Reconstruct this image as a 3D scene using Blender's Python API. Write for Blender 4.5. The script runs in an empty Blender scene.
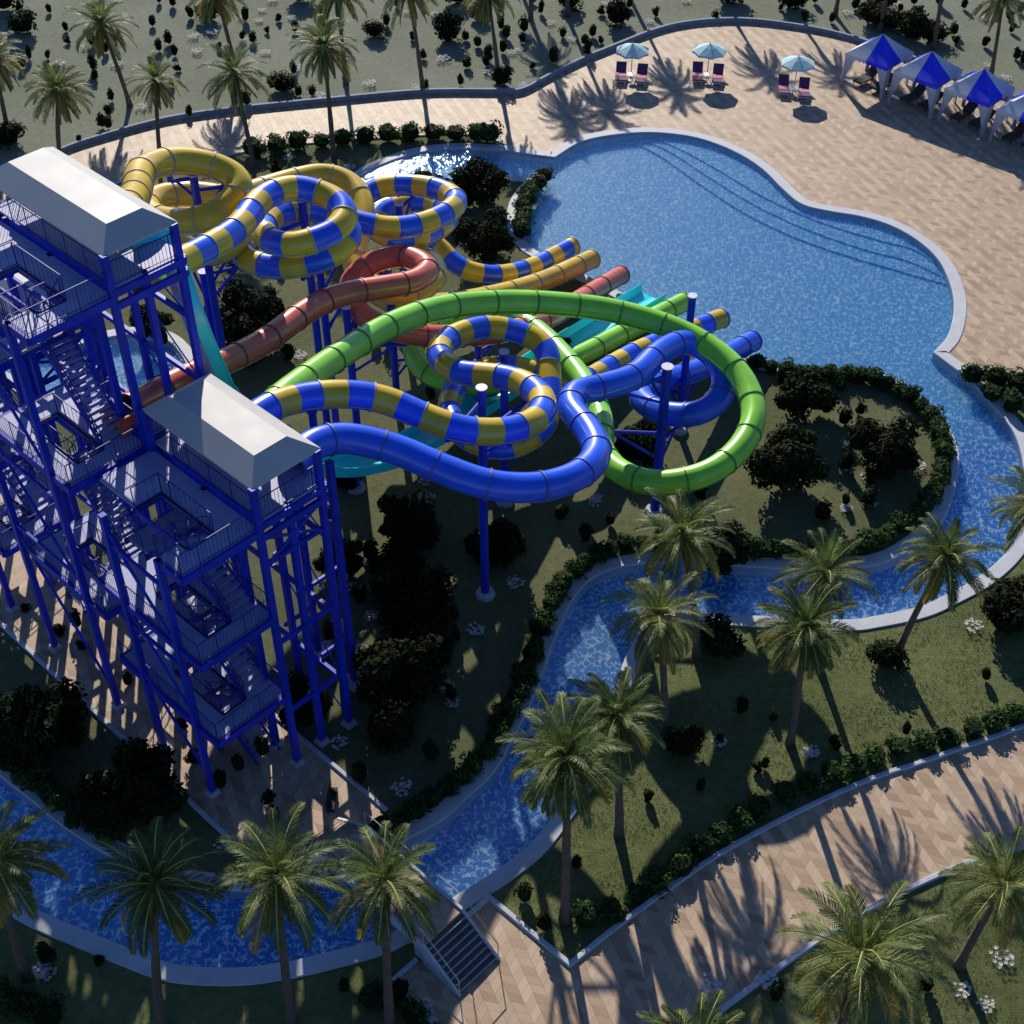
import bpy, bmesh, math, random
from mathutils import Vector, Matrix
from mathutils.noise import noise as mnoise
R = math.radians
rnd = random.Random(7)
scene = bpy.context.scene
col = scene.collection

# ------------------------------------------------------------------ camera
CH, PITCH, FPX = 50.0, R(42.5), 1422.2
cam_d = bpy.data.cameras.new("camera"); cam = bpy.data.objects.new("camera", cam_d); col.objects.link(cam)
cam_d.lens = 50; cam_d.sensor_width = 36; cam_d.clip_end = 2000; cam_d.clip_start = 0.5
cam.location = (0, 0, CH); cam.rotation_euler = (R(90) - PITCH, 0, 0)
scene.camera = cam
CP, SP = math.cos(PITCH), math.sin(PITCH)

def W(px, py, z=0.0):
    """surveyed point of the place: photograph pixel + height -> metres"""
    a, b = (px - 512) / FPX, (py - 512) / FPX
    d = Vector((a, CP - b * SP, -SP - b * CP))
    t = (z - CH) / d.z
    return Vector((0, 0, CH)) + d * t
def WY(px, py, y):
    a, b = (px - 512) / FPX, (py - 512) / FPX
    d = Vector((a, CP - b * SP, -SP - b * CP))
    return Vector((0, 0, CH)) + d * (y / d.y)

# tower frame
TAZ = R(46.3)
TO = W(297.6, 763)
TU = Vector((math.cos(TAZ), math.sin(TAZ), 0)); TV = Vector((-math.sin(TAZ), math.cos(TAZ), 0))
def L2W(u, v, z=0): return Vector((TO.x, TO.y, 0)) + TU * u + TV * v + Vector((0, 0, z))

# ------------------------------------------------------------------ light
SUN_AZ, SUN_EL = R(8.5), R(27)
sun_d = bpy.data.lights.new("sun", 'SUN'); sun = bpy.data.objects.new("sun", sun_d); col.objects.link(sun)
sun_d.energy = 4.2; sun_d.angle = R(0.5); sun_d.color = (1.0, 0.91, 0.78)
to_sun = Vector((-math.sin(SUN_AZ) * math.cos(SUN_EL), math.cos(SUN_AZ) * math.cos(SUN_EL), math.sin(SUN_EL)))
sun.rotation_euler = to_sun.to_track_quat('Z', 'Y').to_euler()
sun.location = (0, 60, 80)
world = bpy.data.worlds.new("World"); scene.world = world; world.use_nodes = True
wn = world.node_tree; bg = wn.nodes["Background"]
sky = wn.nodes.new("ShaderNodeTexSky"); sky.sky_type = 'NISHITA'; sky.sun_disc = False
sky.sun_elevation = SUN_EL; sky.sun_rotation = -SUN_AZ
sky.air_density = 1.0; sky.dust_density = 0.2; sky.ozone_density = 3.5
tint = wn.nodes.new("ShaderNodeMix"); tint.data_type = 'RGBA'; tint.blend_type = 'MULTIPLY'; tint.inputs[0].default_value = 1.0
wn.links.new(sky.outputs[0], tint.inputs[6]); tint.inputs[7].default_value = (.78, .95, 1.28, 1)
wn.links.new(tint.outputs[2], bg.inputs[0]); bg.inputs[1].default_value = 0.057
scene.view_settings.view_transform = 'Standard'; scene.view_settings.look = 'None'
scene.view_settings.exposure = 0.52; scene.view_settings.gamma = 1.0
scene.cycles.max_bounces = 8; scene.cycles.sample_clamp_indirect = 3.0; scene.cycles.transmission_bounces = 6; scene.cycles.transparent_max_bounces = 12

# ------------------------------------------------------------------ materials
class NT:
    def __init__(s, name):
        s.m = bpy.data.materials.new(name); s.m.use_nodes = True
        s.t = s.m.node_tree; s.p = s.t.nodes["Principled BSDF"]; s.out = s.t.nodes["Material Output"]
    def n(s, t, **k):
        o = s.t.nodes.new("ShaderNode" + t)
        for a, b in k.items(): setattr(o, a, b)
        return o
    def l(s, a, b): s.t.links.new(a, b)
    def math(s, op, a, b=None, c=None):
        o = s.n("Math", operation=op)
        for i, v in enumerate((a, b, c)):
            if v is None: continue
            if isinstance(v, (int, float)): o.inputs[i].default_value = v
            else: s.l(v, o.inputs[i])
        return o.outputs[0]
    def ramp(s, fac, stops):
        r = s.n("ValToRGB"); e = r.color_ramp.elements
        while len(e) < len(stops): e.new(0.5)
        for i, (p, c) in enumerate(stops):
            e[i].position = p; e[i].color = (*c, 1)
        s.l(fac, r.inputs[0]); return r.outputs[0]
    def noise(s, scale, detail=3, vec=None, rough=.5):
        o = s.n("TexNoise"); o.inputs["Scale"].default_value = scale; o.inputs["Detail"].default_value = detail
        o.inputs["Roughness"].default_value = rough
        if vec is not None: s.l(vec, o.inputs["Vector"])
        return o
    def pos(s): return s.n("NewGeometry").outputs["Position"]
    def bump(s, h, strength=.3, dist=.05):
        b = s.n("Bump"); b.inputs["Strength"].default_value = strength; b.inputs["Distance"].default_value = dist
        s.l(h, b.inputs["Height"]); return b.outputs[0]
    def mix(s, fac, a, b):
        o = s.n("Mix", data_type='RGBA')
        if isinstance(fac, (int, float)): o.inputs[0].default_value = fac
        else: s.l(fac, o.inputs[0])
        for i, v in ((6, a), (7, b)):
            if isinstance(v, tuple): o.inputs[i].default_value = (*v, 1)
            else: s.l(v, o.inputs[i])
        return o.outputs[2]

def simple(name, c, rough=.5, var=.12, scale=3., spec=.5, coat=0., metal=0.):
    k = NT(name); g = k.n("TexCoord").outputs["Object"]
    nz = k.noise(scale, 5, g)
    lo = tuple(x * (1 - var) for x in c); hi = tuple(min(1, x * (1 + var)) for x in c)
    k.l(k.ramp(nz.outputs[0], [(.3, lo), (.7, hi)]), k.p.inputs["Base Color"])
    rr = k.n("MapRange"); k.l(nz.outputs[0], rr.inputs[0])
    rr.inputs[3].default_value = max(0.03, rough - .08); rr.inputs[4].default_value = min(1, rough + .08)
    k.l(rr.outputs[0], k.p.inputs["Roughness"])
    k.p.inputs["Specular IOR Level"].default_value = spec; k.p.inputs["Coat Weight"].default_value = coat
    k.p.inputs["Coat Roughness"].default_value = .12; k.p.inputs["Metallic"].default_value = metal
    return k.m

M = {}
M['tower_blue'] = simple("tower_blue_paint", (.006, .028, .50), .48, .25, 1.1, .35)
M['rail_blue'] = simple("rail_blue_paint", (.008, .022, .24), .5, .12, 2)
M['roof_white'] = simple("roof_white_sheet", (.45, .455, .46), .55, .04, .8)
M['concrete'] = simple("footing_concrete", (.42, .45, .50), .85, .2, 4)
M['kerb'] = simple("kerb_render", (.47, .50, .55), .7, .10, 1.2)
M['path_kerb'] = simple("path_kerb_stone", (.42, .47, .55), .75, .14, 1.5)
M['wall'] = simple("low_wall_render", (.20, .24, .32), .8, .2, 1.5)
M['yellow'] = simple("slide_yellow_gelcoat", (.68, .46, .02), .30, .16, .7, coat=.45)
M['blue'] = simple("slide_blue_gelcoat", (.012, .10, .85), .30, .10, .7, coat=.45)
M['green'] = simple("slide_green_gelcoat", (.25, .68, .04), .30, .14, .7, coat=.45)
M['red'] = simple("slide_red_gelcoat", (.64, .125, .07), .30, .18, .7, coat=.45)
M['cyan'] = simple("chute_cyan_gelcoat", (.02, .72, .80), .25, .08, .7, coat=.4)
M['chute_under'] = simple("chute_underside", (.42, .44, .56), .6, .1, 1)
M['joint_grey'] = simple("joint_grey", (.36, .35, .33), .5, .15, 4)
M['joint_green'] = simple("joint_green", (.05, .27, .03), .5, .15, 4)
M['joint_red'] = simple("joint_brown", (.22, .07, .045), .5, .15, 4)
M['joint_blue'] = simple("joint_blue", (.06, .10, .34), .5, .15, 4)
M['cap_white'] = simple("cap_white_paint", (.52, .52, .66), .5, .06, 4)
def bark():
    k = NT("palm_bark"); p = k.n("TexCoord").outputs["Object"]; w = k.n("TexWave", bands_direction='Z')
    w.inputs["Scale"].default_value = 2.6; w.inputs["Distortion"].default_value = 3.5; w.inputs["Detail Scale"].default_value = 3; k.l(p, w.inputs["Vector"])
    f = k.math('MULTIPLY_ADD', k.noise(7, 4, p).outputs[0], .6, k.math('MULTIPLY', w.outputs[1], .5))
    k.l(k.ramp(f, [(.25, (.06, .045, .035)), (.6, (.14, .10, .08)), (.9, (.22, .17, .14))]), k.p.inputs["Base Color"])
    k.p.inputs["Roughness"].default_value = .95; k.l(k.bump(f, .8, .04), k.p.inputs["Normal"]); return k.m
M['bark'] = bark()
M['tree_bark'] = simple("tree_bark", (.06, .045, .03), .95, .3, 8)
M['purple'] = simple("lounger_purple_fabric", (.10, .034, .15), .8, .15, 8)
M['pink'] = simple("towel_pink", (.58, .23, .27), .9, .12, 8)
M['dark_wood'] = simple("dark_rattan", (.018, .016, .015), .8, .3, 9)
M['dark_cushion'] = simple("charcoal_cushion", (.05, .05, .055), .9, .2, 9)
M['table_white'] = simple("table_white", (.7, .72, .72), .5, .06, 4)
M['parasol'] = simple("parasol_canvas", (.36, .60, .66), .8, .12, 2)
M['canvas_white'] = simple("cabana_white_canvas", (.60, .63, .68), .85, .06, 1)
M['canvas_blue'] = simple("cabana_blue_canvas", (.015, .03, .85), .75, .08, 1)
M['curtain'] = simple("cabana_sheer_curtain", (.52, .56, .64), .9, .10, 4)
M['pole_grey'] = simple("pole_grey_metal", (.35, .36, .38), .4, .1, 4)
M['flower'] = simple("white_petals", (.62, .62, .64), .8, .08, 8)
M['stone_dark'] = simple("stair_stone", (.11, .105, .11), .85, .25, 3)
M['nosing'] = simple("stair_nosing", (.40, .44, .50), .8, .15, 3)

def deck_mat():
    k = NT("deck_pale_steel"); p = k.n("TexCoord").outputs["Object"]
    n1 = k.noise(.8, 6, p, .65); n2 = k.noise(7, 3, p)
    f = k.math('MULTIPLY_ADD', n2.outputs[0], .3, n1.outputs[0])
    k.l(k.ramp(f, [(.35, (.19, .23, .50)), (.62, (.30, .33, .58)), (.85, (.42, .43, .60))]), k.p.inputs["Base Color"])
    k.p.inputs["Roughness"].default_value = .6; return k.m
M['deck'] = deck_mat()

def leaf(name, stops, scale=1.0, trans=.35, rough=.6, spec=.3):
    k = NT(name); p = k.n("TexCoord").outputs["Object"]
    nz = k.noise(scale, 4, p, .7)
    oi = k.n("ObjectInfo").outputs["Random"]
    f = k.math('MULTIPLY_ADD', k.math('SUBTRACT', oi, .5), .22, nz.outputs[0])
    c = k.ramp(f, stops); k.l(c, k.p.inputs["Base Color"]); k.p.inputs["Roughness"].default_value = rough
    k.p.inputs["Specular IOR Level"].default_value = spec
    tr = k.n("BsdfTranslucent"); k.l(c, tr.inputs[0]); mx = k.n("MixShader"); mx.inputs[0].default_value = trans
    k.l(k.p.outputs[0], mx.inputs[1]); k.l(tr.outputs[0], mx.inputs[2]); k.l(mx.outputs[0], k.out.inputs[0])
    return k.m
M['frond'] = leaf("palm_frond_green", [(.3, (.055, .10, .025)), (.55, (.125, .18, .05)), (.75, (.27, .295, .09))], 1.6, .48, .5, .25)
M['frond_yellow'] = leaf("palm_frond_yellowing", [(.3, (.22, .20, .03)), (.6, (.34, .26, .05)), (.8, (.38, .24, .07))], 1.6, .4, .5)
M['frond_dry'] = leaf("palm_frond_dry", [(.3, (.12, .07, .035)), (.6, (.20, .115, .07)), (.8, (.24, .15, .10))], 1.6, .3, .7)
M['rachis'] = simple("palm_rachis", (.40, .37, .11), .5, .15, 5)
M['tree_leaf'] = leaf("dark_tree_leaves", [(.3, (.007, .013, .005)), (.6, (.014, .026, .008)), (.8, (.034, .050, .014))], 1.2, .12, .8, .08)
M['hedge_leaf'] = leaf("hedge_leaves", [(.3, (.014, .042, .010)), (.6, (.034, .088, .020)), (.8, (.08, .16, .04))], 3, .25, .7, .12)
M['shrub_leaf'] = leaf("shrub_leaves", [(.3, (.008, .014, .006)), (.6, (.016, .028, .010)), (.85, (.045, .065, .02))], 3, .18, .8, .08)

def grass(name, a, b, c, big=.08, bumpd=.05):
    k = NT(name); p = k.pos()
    n1 = k.noise(big, 5, p, .6); n2 = k.noise(2.3, 6, p, .75); n3 = k.noise(14, 4, p, .8)
    f = k.math('ADD', k.math('MULTIPLY', n1.outputs[0], .38), k.math('ADD', k.math('MULTIPLY', n2.outputs[0], .38), k.math('MULTIPLY', n3.outputs[0], .36)))
    k.l(k.ramp(f, [(.40, a), (.55, b), (.72, c)]), k.p.inputs["Base Color"])
    k.p.inputs["Roughness"].default_value = .95; k.p.inputs["Specular IOR Level"].default_value = .15
    h = k.math('ADD', n3.outputs[0], k.math('MULTIPLY', n2.outputs[0], .8))
    k.l(k.bump(h, .8, bumpd), k.p.inputs["Normal"]); return k.m
M['lawn'] = grass("lawn_grass", (.055, .075, .025), (.13, .155, .06), (.25, .265, .125), .12, .12)
M['island'] = grass("garden_ground", (.06, .078, .035), (.115, .13, .062), (.20, .195, .11), .15, .07)
M['field'] = grass("dry_field_grass", (.12, .145, .095), (.20, .225, .165), (.29, .31, .24), .09, .08)

def pavers(name, lo, mid, hi, w=.46, h=.42, k_=.80):
    k = NT(name); mp = k.n("Mapping"); mp.inputs["Rotation"].default_value = (0, 0, R(-22))
    k.l(k.pos(), mp.inputs[0]); sx = k.n("SeparateXYZ"); k.l(mp.outputs[0], sx.inputs[0])
    x = k.math('DIVIDE', sx.outputs[0], w); y = k.math('DIVIDE', sx.outputs[1], h)
    tri = k.math('PINGPONG', x, 1.0); colm = k.math('FLOOR', x)
    yy = k.math('ADD', y, k.math('MULTIPLY', tri, k_ * w / h)); row = k.math('FLOOR', yy)
    cv = k.n("CombineXYZ"); k.l(colm, cv.inputs[0]); k.l(row, cv.inputs[1])
    wn_ = k.n("TexWhiteNoise", noise_dimensions='2D'); k.l(cv.outputs[0], wn_.inputs[0])
    par = k.math('MULTIPLY', k.math('SUBTRACT', k.math('PINGPONG', colm, 1.0), .5), .20)
    f = k.math('ADD', k.math('MULTIPLY_ADD', wn_.outputs[0], .44, .28), par)
    n = k.noise(.35, 5, k.pos(), .65); n2 = k.noise(9, 4, k.pos(), .7)
    f = k.math('ADD', f, k.math('MULTIPLY', k.math('SUBTRACT', n.outputs[0], .5), .5))
    c = k.ramp(f, [(.15, lo), (.5, mid), (.9, hi)])
    fx, fy = k.math('FRACT', x), k.math('FRACT', yy)
    ex = k.math('MINIMUM', fx, k.math('SUBTRACT', 1.0, fx)); ey = k.math('MINIMUM', fy, k.math('SUBTRACT', 1.0, fy))
    e = k.math('MINIMUM', k.math('MULTIPLY', ex, w), k.math('MULTIPLY', ey, h))
    j = k.n("MapRange"); k.l(e, j.inputs[0]); j.inputs[1].default_value = .006; j.inputs[2].default_value = .018
    dk = k.mix(.35, c, (.05, .04, .035))
    c2 = k.mix(j.outputs[0], dk, c)
    c3 = k.mix(k.math('MULTIPLY', n2.outputs[0], .25), c2, (.20, .17, .14))
    k.l(c3, k.p.inputs["Base Color"]); k.p.inputs["Roughness"].default_value = .62
    k.p.inputs["Specular IOR Level"].default_value = .4
    k.l(k.bump(j.outputs[0], .35, .01), k.p.inputs["Normal"]); return k.m
M['paver'] = pavers("herringbone_pavers", (.29, .195, .125), (.45, .325, .22), (.58, .44, .315))

def pool_floor():
    k = NT("pool_floor_painted_caustics"); p = k.pos()
    nz = k.noise(.9, 3, p); sub = k.n("VectorMath", operation='MULTIPLY_ADD')
    k.l(nz.outputs[1], sub.inputs[0]); sub.inputs[1].default_value = (.9, .9, 0); k.l(p, sub.inputs[2])
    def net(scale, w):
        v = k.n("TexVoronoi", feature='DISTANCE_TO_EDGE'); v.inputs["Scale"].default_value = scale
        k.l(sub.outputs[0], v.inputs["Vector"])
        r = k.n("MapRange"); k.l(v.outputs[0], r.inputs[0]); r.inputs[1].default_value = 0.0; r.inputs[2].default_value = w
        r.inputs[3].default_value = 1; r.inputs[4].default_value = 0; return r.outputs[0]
    a = net(3.2, .15); brk = k.noise(3.4, 2, p)  # caustic light net painted into the floor colour as broken bright lines
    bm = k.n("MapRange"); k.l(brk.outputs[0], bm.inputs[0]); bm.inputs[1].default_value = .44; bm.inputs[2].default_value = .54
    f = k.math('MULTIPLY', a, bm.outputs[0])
    base = k.ramp(k.noise(.18, 3, p).outputs[0], [(.3, (.012, .20, .60)), (.7, (.03, .265, .66))])
    # base colour is paler in the wide pool than in the river channel
    sy = k.n("SeparateXYZ"); k.l(p, sy.inputs[0]); my = k.n("MapRange"); k.l(sy.outputs[1], my.inputs[0]); my.inputs[1].default_value = 60; my.inputs[2].default_value = 64
    base = k.mix(my.outputs[0], base, (.085, .43, .72))
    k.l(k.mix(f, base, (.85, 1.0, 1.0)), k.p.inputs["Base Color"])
    k.p.inputs["Roughness"].default_value = .5; return k.m
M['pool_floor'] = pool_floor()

def water():
    k = NT("pool_water"); p = k.pos()
    n1 = k.noise(1.7, 3, p, .55); n2 = k.noise(6., 2, p, .5)
    h = k.math('MULTIPLY_ADD', n2.outputs[0], .35, n1.outputs[0])
    nrm = k.bump(h, .38, .11)
    gm = k.n("NewGeometry"); dt = k.n("VectorMath", operation='DOT_PRODUCT'); k.l(gm.outputs["Incoming"], dt.inputs[0]); k.l(nrm, dt.inputs[1])
    # Schlick reflectance, the same from above and below the surface
    f5 = k.math('POWER', k.math('SUBTRACT', 1.0, k.math('MINIMUM', k.math('ABSOLUTE', dt.outputs["Value"]), 1.0)), 5.0)
    fr = k.math('MULTIPLY_ADD', f5, .90, .10)
    tr = k.n("BsdfTransparent"); tr.inputs[0].default_value = (.85, .95, 1, 1)
    gl = k.n("BsdfGlossy"); gl.inputs["Roughness"].default_value = .07; gl.inputs[0].default_value = (.55, .80, 1, 1); k.l(nrm, gl.inputs["Normal"])
    mx = k.n("MixShader"); rf = k.n("BsdfRefraction"); rf.inputs[0].default_value = (.85, .95, 1, 1); rf.inputs["Roughness"].default_value = 0; rf.inputs["IOR"].default_value = 1.06
    m2 = k.n("MixShader"); m2.inputs[0].default_value = .74; k.l(tr.outputs[0], m2.inputs[1]); k.l(rf.outputs[0], m2.inputs[2])
    k.l(fr, mx.inputs[0]); k.l(m2.outputs[0], mx.inputs[1]); k.l(gl.outputs[0], mx.inputs[2])
    k.l(mx.outputs[0], k.out.inputs[0]); k.t.nodes.remove(k.p); return k.m
M['water'] = water()

# ------------------------------------------------------------------ mesh helpers
class MB:
    def __init__(s): s.v = []; s.f = []; s.mi = []
    def box(s, a, b, mi=0):
        x0, y0, z0 = a; x1, y1, z1 = b; i = len(s.v)
        s.v += [(x0, y0, z0), (x1, y0, z0), (x1, y1, z0), (x0, y1, z0), (x0, y0, z1), (x1, y0, z1), (x1, y1, z1), (x0, y1, z1)]
        for q in ((0, 3, 2, 1), (4, 5, 6, 7), (0, 1, 5, 4), (1, 2, 6, 5), (2, 3, 7, 6), (3, 0, 4, 7)):
            s.f.append(tuple(i + j for j in q)); s.mi.append(mi)
    def bar(s, p, q, w=.1, h=None, mi=0):
        """rectangular bar between two points"""
        h = h or w; p, q = Vector(p), Vector(q); d = (q - p).normalized()
        up = Vector((0, 0, 1)) if abs(d.z) < .95 else TU_L
        sd = d.cross(up).normalized(); up = sd.cross(d)
        i = len(s.v)
        for e in (p, q):
            for a, b in ((-1, -1), (1, -1), (1, 1), (-1, 1)): s.v.append(tuple(e + sd * a * w / 2 + up * b * h / 2))
        for qd in ((3, 2, 1, 0), (4, 5, 6, 7), (0, 1, 5, 4), (1, 2, 6, 5), (2, 3, 7, 6), (3, 0, 4, 7)):
            s.f.append(tuple(i + j for j in qd)); s.mi.append(mi)
    def cyl(s, p, q, r0, r1=None, n=10, mi=0, cap=True):
        r1 = r0 if r1 is None else r1
        s.tube([Vector(p), Vector(q)], [r0, r1], n, mi, cap)
    def tube(s, pts, rads, n=10, mi=0, cap=True):
        fr = frames(pts); i0 = len(s.v)
        for k, (p, (t, sd, up)) in enumerate(zip(pts, fr)):
            r = rads[k] if isinstance(rads, (list, tuple)) else rads
            for j in range(n):
                a = 2 * math.pi * j / n; s.v.append(tuple(p + (sd * math.cos(a) + up * math.sin(a)) * r))
        for k in range(len(pts) - 1):
            m = mi[k] if isinstance(mi, list) else mi
            for j in range(n):
                a, b = i0 + k * n + j, i0 + k * n + (j + 1) % n
                s.f.append((a, b, b + n, a + n)); s.mi.append(m)
        if cap:
            m0 = mi[0] if isinstance(mi, list) else mi; m1 = mi[-1] if isinstance(mi, list) else mi
            s.f.append(tuple(i0 + j for j in reversed(range(n)))); s.mi.append(m0)
            s.f.append(tuple(i0 + (len(pts) - 1) * n + j for j in range(n))); s.mi.append(m1)
    def poly(s, pts, mi=0):
        i = len(s.v); s.v += [tuple(p) for p in pts]; s.f.append(tuple(range(i, i + len(pts)))); s.mi.append(mi)
    def lathe(s, prof, n=16, c=(0, 0, 0), mi=0):
        i0 = len(s.v)
        for r, z in prof:
            for j in range(n):
                a = 2 * math.pi * j / n; s.v.append((c[0] + r * math.cos(a), c[1] + r * math.sin(a), c[2] + z))
        for k in range(len(prof) - 1):
            for j in range(n):
                a, b = i0 + k * n + j, i0 + k * n + (j + 1) % n
                s.f.append((a, b, b + n, a + n)); s.mi.append(mi)
        s.f.append(tuple(i0 + j for j in reversed(range(n)))); s.mi.append(mi)
        s.f.append(tuple(i0 + (len(prof) - 1) * n + j for j in range(n))); s.mi.append(mi)
    def mesh(s, name, mats, smooth=False, angle=None):
        me = bpy.data.meshes.new(name); me.from_pydata(s.v, [], s.f)
        for m in (mats if isinstance(mats, (list, tuple)) else [mats]): me.materials.append(M[m])
        if any(s.mi): me.polygons.foreach_set("material_index", s.mi)
        if smooth:
            me.polygons.foreach_set("use_smooth", [True] * len(me.polygons))
            if angle: me.set_sharp_from_angle(angle=R(angle))
        me.update(); return me
    def build(s, name, mats, parent=None, smooth=False, angle=None, loc=None):
        return link(name, s.mesh(name, mats, smooth, angle), parent, loc)
TU_L = Vector((1, 0, 0))

def frames(pts):
    out = []
    n = len(pts); prev = None
    for k in range(n):
        t = (pts[min(k + 1, n - 1)] - pts[max(k - 1, 0)])
        t = t.normalized() if t.length > 1e-9 else Vector((0, 0, 1))
        if abs(t.z) < .97:
            sd = t.cross(Vector((0, 0, 1))).normalized()
            if prev is not None and sd.dot(prev) < 0 and abs(t.z) > .9: sd = -sd
        else:
            sd = (prev - t * prev.dot(t)).normalized() if prev is not None else t.cross(Vector((0, 1, 0))).normalized()
        prev = sd; out.append((t, sd, sd.cross(t)))
    return out

def link(name, me, parent=None, loc=None):
    o = bpy.data.objects.new(name, me); col.objects.link(o)
    if parent is not None: o.parent = parent
    if loc is not None: o.location = loc
    return o
def tag(o, label=None, cat=None, group=None, kind=None):
    if label: o['label'] = label
    if cat: o['category'] = cat
    if group: o['group'] = group
    if kind: o['kind'] = kind
    return o
def thing(name, label, cat, loc=(0, 0, 0), rz=0., group=None):
    o = bpy.data.objects.new(name, None); col.objects.link(o); o.location = loc; o.rotation_euler = (0, 0, rz)
    o.empty_display_size = .3
    return tag(o, label, cat, group)
def dup(root, loc, rz=0., label=None, group=None, sc=None):
    r = root.copy(); col.objects.link(r); r.location = loc; r.rotation_euler = (0, 0, rz)
    if sc: r.scale = (sc, sc, sc) if isinstance(sc, (int, float)) else sc
    if label: r['label'] = label
    if group: r['group'] = group
    for ch in list(root.children):
        c = ch.copy(); col.objects.link(c); c.parent = r
        for g in ch.children:
            d = g.copy(); col.objects.link(d); d.parent = c
    return r
def place(mesh, name, loc, rz=0., sc=1., label=None, cat=None, group=None):
    o = link(name, mesh); o.location = loc; o.rotation_euler = (0, 0, rz)
    o.scale = (sc, sc, sc) if isinstance(sc, (int, float)) else sc
    return tag(o, label, cat, group)

def catmull(pts, sub=8, closed=False):
    n = len(pts); out = []
    for i in range(n if closed else n - 1):
        p1, p2 = pts[i], pts[(i + 1) % n]
        p0 = pts[i - 1] if (i > 0 or closed) else p1 * 2 - p2
        p3 = pts[(i + 2) % n] if (i + 2 < n or closed) else p2 * 2 - p1
        for k in range(sub):
            # centripetal-ish (uniform is enough for these spacings)
            t = k / sub
            out.append(.5 * ((2 * p1) + (p2 - p0) * t + (2 * p0 - 5 * p1 + 4 * p2 - p3) * t * t + (3 * p1 - p0 - 3 * p2 + p3) * t ** 3))
    if not closed: out.append(pts[-1].copy())
    return out
def resample(pts, step):
    out = [pts[0].copy()]; acc = 0.
    for a, b in zip(pts, pts[1:]):
        d = (b - a).length
        if d < 1e-9: continue
        t = step - acc
        while t <= d:
            out.append(a.lerp(b, t / d)); t += step
        acc = d - (t - step)
    if (out[-1] - pts[-1]).length > step * .3: out.append(pts[-1].copy())
    return out
def pxline(runs, sub=5):
    """runs of photograph points; runs meet in corners"""
    out = []
    for r in runs:
        p = [W(*q) for q in r]
        c = catmull(p, sub) if len(p) > 2 else p
        if out and (out[-1] - c[0]).length < 1e-4: c = c[1:]
        out += c
    return out
def fill(loops, z, name, mat, label=None, cat=None, kind='structure'):
    bm = bmesh.new(); edges = []
    for lp in loops:
        vs = [bm.verts.new((p.x, p.y, z)) for p in lp]
        for a, b in zip(vs, vs[1:] + vs[:1]): edges.append(bm.edges.new((a, b)))
    bmesh.ops.triangle_fill(bm, use_beauty=True, use_dissolve=False, edges=edges, normal=(0, 0, 1))
    bmesh.ops.recalc_face_normals(bm, faces=bm.faces)
    for f in bm.faces:
        if f.normal.z < 0: f.normal_flip()
    me = bpy.data.meshes.new(name); bm.to_mesh(me); bm.free(); me.materials.append(M[mat])
    return tag(link(name, me), label, cat, kind=kind)
def offs(pts, d, closed=True):
    n = len(pts); out = []
    for i, p in enumerate(pts):
        a = pts[i - 1] if (i > 0 or closed) else None; b = pts[(i + 1) % n] if (i < n - 1 or closed) else None
        n1 = (p - a).normalized() if a is not None and (p - a).length > 1e-6 else None
        n2 = (b - p).normalized() if b is not None and (b - p).length > 1e-6 else None
        if n1 is None: n1 = n2
        if n2 is None: n2 = n1
        m1, m2 = Vector((n1.y, -n1.x, 0)), Vector((n2.y, -n2.x, 0)); m = m1 + m2
        if m.length < .05: m = m1
        m.normalize(); s = 1 / max(.55, m.dot(m1)); out.append(p + m * d * s)
    return out
def area(pts): return .5 * sum(a.x * b.y - b.x * a.y for a, b in zip(pts, pts[1:] + pts[:1]))
def strip(pts, w0, w1, z0, z1, name, mat, closed=False, bev=.03):
    """kerb / low wall: section from offset w0 to w1 and z0 to z1, with eased top edges"""
    secs = [(w0, z0), (w0, z1 - bev), (w0 + bev, z1), (w1 - bev, z1), (w1, z1 - bev), (w1, z0)]
    rows = [[p + Vector((0, 0, z)) for p in offs(pts, w, closed)] for w, z in secs]
    mb = MB(); n = len(pts)
    for r in rows: mb.v += [tuple(p) for p in r]
    for k in range(len(secs) - 1):
        for i in range(n if closed else n - 1):
            j = (i + 1) % n; mb.f.append((k * n + i, k * n + j, (k + 1) * n + j, (k + 1) * n + i)); mb.mi.append(0)
    if not closed:
        mb.f.append(tuple(k * n for k in range(len(secs)))); mb.mi.append(0)
        mb.f.append(tuple(k * n + n - 1 for k in reversed(range(len(secs))))); mb.mi.append(0)
    me = mb.mesh(name, mat); bm = bmesh.new(); bm.from_mesh(me); bmesh.ops.recalc_face_normals(bm, faces=bm.faces); bm.to_mesh(me); bm.free()
    return link(name, me)

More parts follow.
